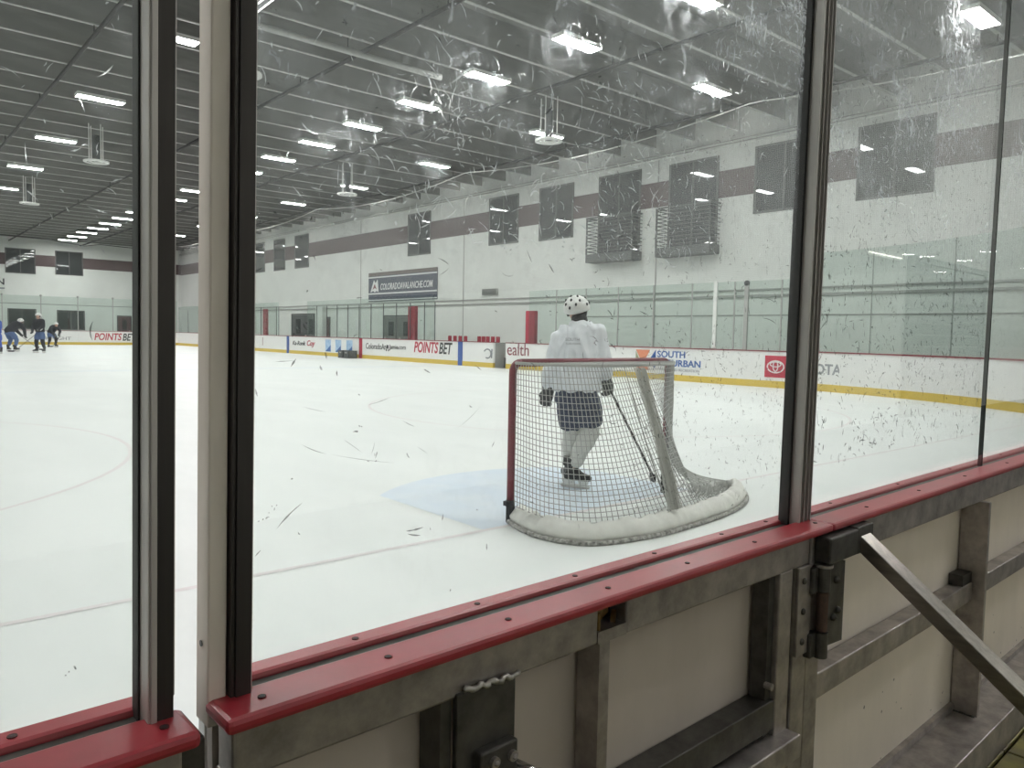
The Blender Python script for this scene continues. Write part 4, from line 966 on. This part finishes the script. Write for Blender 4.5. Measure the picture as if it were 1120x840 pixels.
# small dark print across the shoulders of the jersey
def jerseytext(body, size, x0, z, nm):
    cu = bpy.data.curves.new(nm, 'FONT'); cu.body = body; cu.size = size; cu.extrude = .0; t = bpy.data.objects.new('tmp', cu); COL.objects.link(t)
    dg = bpy.context.evaluated_depsgraph_get(); me = bpy.data.meshes.new_from_object(t.evaluated_get(dg)); bpy.data.objects.remove(t)
    for v in me.vertices:
        x, zz = x0+v.co.x, z+v.co.y; hit, p, nn, i = jo.ray_cast(Vector((x, -1, zz)), Vector((0, 1, 0))); v.co = Vector((x, (p.y if hit else 0)-.004, zz))
    me.materials.clear(); me.materials.append(T_GREY); return link(nm, me, jo)
bpy.context.view_layer.update()
jerseytext('SOUTH', .038, -.135, 1.352, 'lettering'); jerseytext('SUBURBAN', .026, -.13, 1.318, 'lettering')
ca, sa = math.cos(ROT), math.sin(ROT)
wp = lambda a, b, z: Vector((4.915+a*ca-b*sa, 4.78+a*sa+b*ca, z))
stick('black stick held by the white jerseyed player, blade on the ice at the far goalpost', wp(.235, .17, 1.03), (5.58, 4.42, .075), (.55, .75, -.06), (5.4, 4.5, 0))
# far skaters
JA = dict(pelvis=(0, 0, .95), chest=(0, .04, 1.27), neck=(0, .06, 1.50), head=(0, .08, 1.64), shL=(-.19, .05, 1.43), elL=(-.27, .10, 1.17), haL=(-.18, .28, 1.02), shR=(.19, .05, 1.43), elR=(.27, .10, 1.17), haR=(.16, .26, .95),
          hipL=(-.10, 0, .88), knL=(-.16, .05, .52), anL=(-.20, 0, .17), hipR=(.10, 0, .88), knR=(.16, .05, .52), anR=(.20, .0, .17))
JBENT = dict(JA, pelvis=(0, -.12, .88), chest=(0, .16, 1.10), neck=(0, .36, 1.22), head=(0, .46, 1.30), shL=(-.19, .30, 1.17), elL=(-.24, .42, .92), haL=(-.12, .52, .75), shR=(.19, .30, 1.17), elR=(.24, .42, .92), haR=(.12, .55, .68), hipL=(-.10, -.1, .82), hipR=(.10, -.1, .82), knL=(-.17, .10, .50), knR=(.17, .10, .50))
ff = ((-.25, .95), (.25, .95))
def far_player(label, x, y, rot, J, je, pa, so, sc, st): 
    player('person', label, (x, y, 0), rot, J, je, pa, so, .026, 'skaters at the far end', .0, sc, None, 0, 0, ff)
    c, s = math.cos(rot)*sc, math.sin(rot)*sc; q = lambda a, b, z: Vector((x+a*c-b*s, y+a*s+b*c, z*sc))
    h1, h2 = V3(J['haL']), V3(J['haR']); m_ = h2+(h1-h2)*1.6; stick('stick held by the %s' % st, q(*m_), q(.45, .95, .07), (c, s*.2+.2, 0), (x, y, 0))
far_player('far skater in black jersey, blue pants and white helmet, standing upright', 7.25, 45.9, math.pi-.9, JA, J_BLACK, P_BLUE, J_BLACK, 1.16, 'upright far skater in black')
far_player('far skater in black bending forward, just right of the upright one in black', 9.75, 57.5, math.pi+.3, JBENT, J_BLACK, P_BLUE, J_BLACK, 1.14, 'far skater bending forward')
far_player('far skater in dark jersey and blue pants reaching out a stick near the picture edge', 6.35, 48.6, -1.0, JBENT, J_BLACK, P_BLUE, P_BLUE, 1.24, 'dark far skater reaching out')
far_player('far skater in royal blue jersey and pants, cut by the picture edge', 5.25, 44.8, .6, JA, J_BLUE, J_BLUE, J_BLUE, 1.08, 'royal blue far skater')

# ------------------------------------------------------------------ puck scuffs on the panes
XG = [(0.378, 1.169, 0.047, 0.81, -0.3, 0.0049), (0.352, 1.141, 0.0106, 0.72, 0, 0.0037), (0.557, 1.137, 0.0321, -0.04, 0.2, 0.0055), (0.56, 1.133, 0.0245, -0.36, 0.3, 0.0054), (0.408, 1.264, 0.0409, -0.53, 0.3, 0.0015), (0.446, 1.249, 0.1083, -0.25, 0.1, 0.0012), (0.497, 1.307, 0.0374, 0.17, 0.2, 0.0018), (0.573, 1.247, 0.0211, -0.55, 0, 0.0016), (0.464, 1.265, 0.033, -0.61, 0, 0.0013), (0.548, 1.284, 0.0242, -0.53, 0.2, 0.0016), (0.399, 1.365, 0.013, -2.24, 0.2, 0.0055), (0.374, 1.362, 0.025, 0.04, 0, 0.0024), (0.58, 1.35, 0.0134, -0.46, 0, 0.0053), (0.599, 1.497, 0.0233, -0.19, -0.5, 0.004), (0.711, 1.486, 0.029, -0.57, 1.2, 0.0029), (0.759, 1.521, 0.0225, -1.01, 0, 0.0045), (0.804, 1.505, 0.0205, -0.82, 0, 0.0055), (1.337, 1.492, 0.02, 1.39, -1.5, 0.0055), (1.357, 1.45, 0.0146, 1.85, 0, 0.0055), (1.366, 1.463, 0.0247, -1.35, 0.3, 0.0055), (1.42, 1.478, 0.0567, 0.24, -0.8, 0.0055), (1.423, 1.441, 0.066, -0.04, -0.4, 0.0055), (0.953, 1.258, 0.032, -0.57, 1.2, 0.0037), (1.258, 1.343, 0.0197, -1.15, 0, 0.0055), (1.283, 1.339, 0.0161, -0.52, 0, 0.0055), (1.002, 1.357, 0.0759, 0.13, 0.2, 0.0017), (0.602, 1.475, 0.0228, 0.46, 0.4, 0.002), (1.023, 1.442, 0.031, -0.26, 0, 0.0035), (0.74, 1.138, 0.03, 0.45, 0, 0.0015), (0.636, 1.267, 0.0594, 0.48, 0.3, 0.0011), (0.408, 1.309, 0.0361, -0.3, 0.1, 0.001), (0.667, 1.354, 0.0153, -0.55, 0, 0.0028)]
XR = [(1.862, 1.449, 0.04, 0.02, 0, 0.0055), (1.813, 1.443, 0.0294, 0.17, 0, 0.0055), (2.137, 1.548, 0.0388, -0.36, 0.3, 0.0055), (1.947, 1.519, 0.0214, -0.92, 0, 0.0055), (2.198, 1.601, 0.0321, 3.08, 0, 0.0055), (2.153, 1.699, 0.053, -0.19, 0, 0.0055), (2.224, 1.736, 0.0558, 0.75, -2, 0.0055), (2.132, 1.725, 0.0623, -2.05, 2.0, 0.0055), (2.17, 1.671, 0.062, 2.73, -1.0, 0.0055), (2.251, 1.308, 0.0484, 0.37, 0.3, 0.0055), (1.97, 1.417, 0.0264, -1.16, 0.2, 0.0055)]
scuffs(Gt, 'scuff_marks', 300, .345, 1.52, 1.04, 2.3, 11, .7, 1.0, XG)
scuffs(Gt, 'scuff_marks', 330, .9, 1.52, 1.22, 1.80, 12, .72, 1.0)
scuffs(Gt, 'scuff_marks', 330, 1.02, 1.52, 1.08, 1.42, 16, .62, 1.0)
scuffs(Rr, 'scuff_marks', 1500, 1.62, 2.79, 1.10, 2.3, 13, 1.45, 1.0, XR)
scuffs(Rr, 'scuff_marks', 700, 2.82, 3.95, 1.10, 2.4, 14, 1.1, 1.0)
scuffs(L, 'scuff_marks', 40, -.9, .21, 1.05, 2.0, 15, .7, 1.0)
# pale scratches on the rink face, seen against the dark ceiling
SCR = bpy.data.materials.new('pale scratch'); SCR.use_nodes = True; nt = SCR.node_tree; nt.nodes.remove(nt.nodes['Principled BSDF'])
tl = nt.nodes.new('ShaderNodeBsdfTranslucent'); tl.inputs[0].default_value = (.85, .88, .9, 1); tr_ = nt.nodes.new('ShaderNodeBsdfTransparent')
rf = nt.nodes.new('ShaderNodeBsdfRefraction'); rf.inputs['IOR'].default_value = 1.02; rf.inputs['Roughness'].default_value = .95
ma = nt.nodes.new('ShaderNodeMixShader'); ma.inputs[0].default_value = .5; nt.links.new(rf.outputs[0], ma.inputs[1]); nt.links.new(tl.outputs[0], ma.inputs[2])
mx = nt.nodes.new('ShaderNodeMixShader'); mx.inputs[0].default_value = .7
nt.links.new(tr_.outputs[0], mx.inputs[1]); nt.links.new(ma.outputs[0], mx.inputs[2]); nt.links.new(mx.outputs[0], nt.nodes['Material Output'].inputs[0])
def scratches(par, n, u0, u1, z0, z1, seed, size=1.):
    rnd = random.Random(seed); b = NMB(); cl = [(rnd.uniform(u0, u1), rnd.uniform(z0, z1), rnd.uniform(.03, .12)) for _ in range(16)]
    for i in range(n):
        if rnd.random() < .72:
            c = rnd.choice(cl); u, z = rnd.gauss(c[0], c[2]), rnd.gauss(c[1], c[2])
        else: u, z = rnd.uniform(u0, u1), rnd.uniform(z0, z1)
        if not (u0 < u < u1 and z0 < z < z1): continue
        k = 7; a = rnd.choice((rnd.gauss(1.9, .5), rnd.gauss(.6, .6), rnd.uniform(0, 3.14))); ln = size*rnd.choice((rnd.uniform(.003, .012), rnd.uniform(.008, .04))); cv = rnd.gauss(0, 1.1); wd = size*rnd.uniform(.0008, .0028)
        p = Vector((u, z)); V = []
        for q_ in range(k):
            h = wd*(.3+rnd.random())*.6*math.sin(math.pi*(q_+.4)/(k-.2)); nx, nz = -math.sin(a), math.cos(a)
            V += [(p.x+nx*h, .8253, p.y+nz*h), (p.x-nx*h, .8253, p.y-nz*h)]; p = p+Vector((math.cos(a), math.sin(a)))*(ln/(k-1)); a += cv/(k-1)
        if all(u0 < v[0] < u1 and v[2] < z1 for v in V): b.add(V, [(2*q_, 2*q_+1, 2*q_+3, 2*q_+2) for q_ in range(k-1)])
    tag(b.build('pale_scratches', SCR, par), kind='stuff')
scratches(Gt, 2000, .345, 1.53, 1.52, 2.25, 21, .75); scratches(L, 420, -.6, .22, 1.45, 2.0, 22, .55)
scratches(Rr, 700, 1.62, 2.79, 1.75, 2.7, 23, 1.1); scratches(Rr, 300, 2.82, 3.95, 1.7, 2.9, 24, 1.2)

# ------------------------------------------------------------------ behind the viewer: seen only mirrored in the panes
t = thing('door_9', (15.2, YN+.05, ZF), 'wide dark roll door in the walkway wall', 'door', kind='structure')
for i in range(13): MB().box(13.4, 17.2, YN, YN+.05, ZF+.2*i, ZF+.2*i+.19).build('door_slat', GREYD, t)
MB().box(13.3, 13.4, YN, YN+.09, ZF, 2.8).build('frame', WINFR, t); MB().box(17.2, 17.3, YN, YN+.09, ZF, 2.8).build('frame', WINFR, t); MB().box(13.3, 17.3, YN, YN+.09, 2.73, 2.83).build('frame', WINFR, t)
for i, (x, lab) in enumerate(((12.2, 'linear wall lamp near the roll door'),)):
    t = thing('wall_lamp', (x, YN+.1, 2.72), lab, 'lamp')
    MB().box(x-.65, x+.65, YN, YN+.08, 2.68, 2.76).build('housing', WHITE, t); MB().box(x-.62, x+.62, YN+.08, YN+.10, 2.712, 2.728).build('tube', mat('wall lamp tube', (1, .97, .90, 1), .5, emit=5), t)
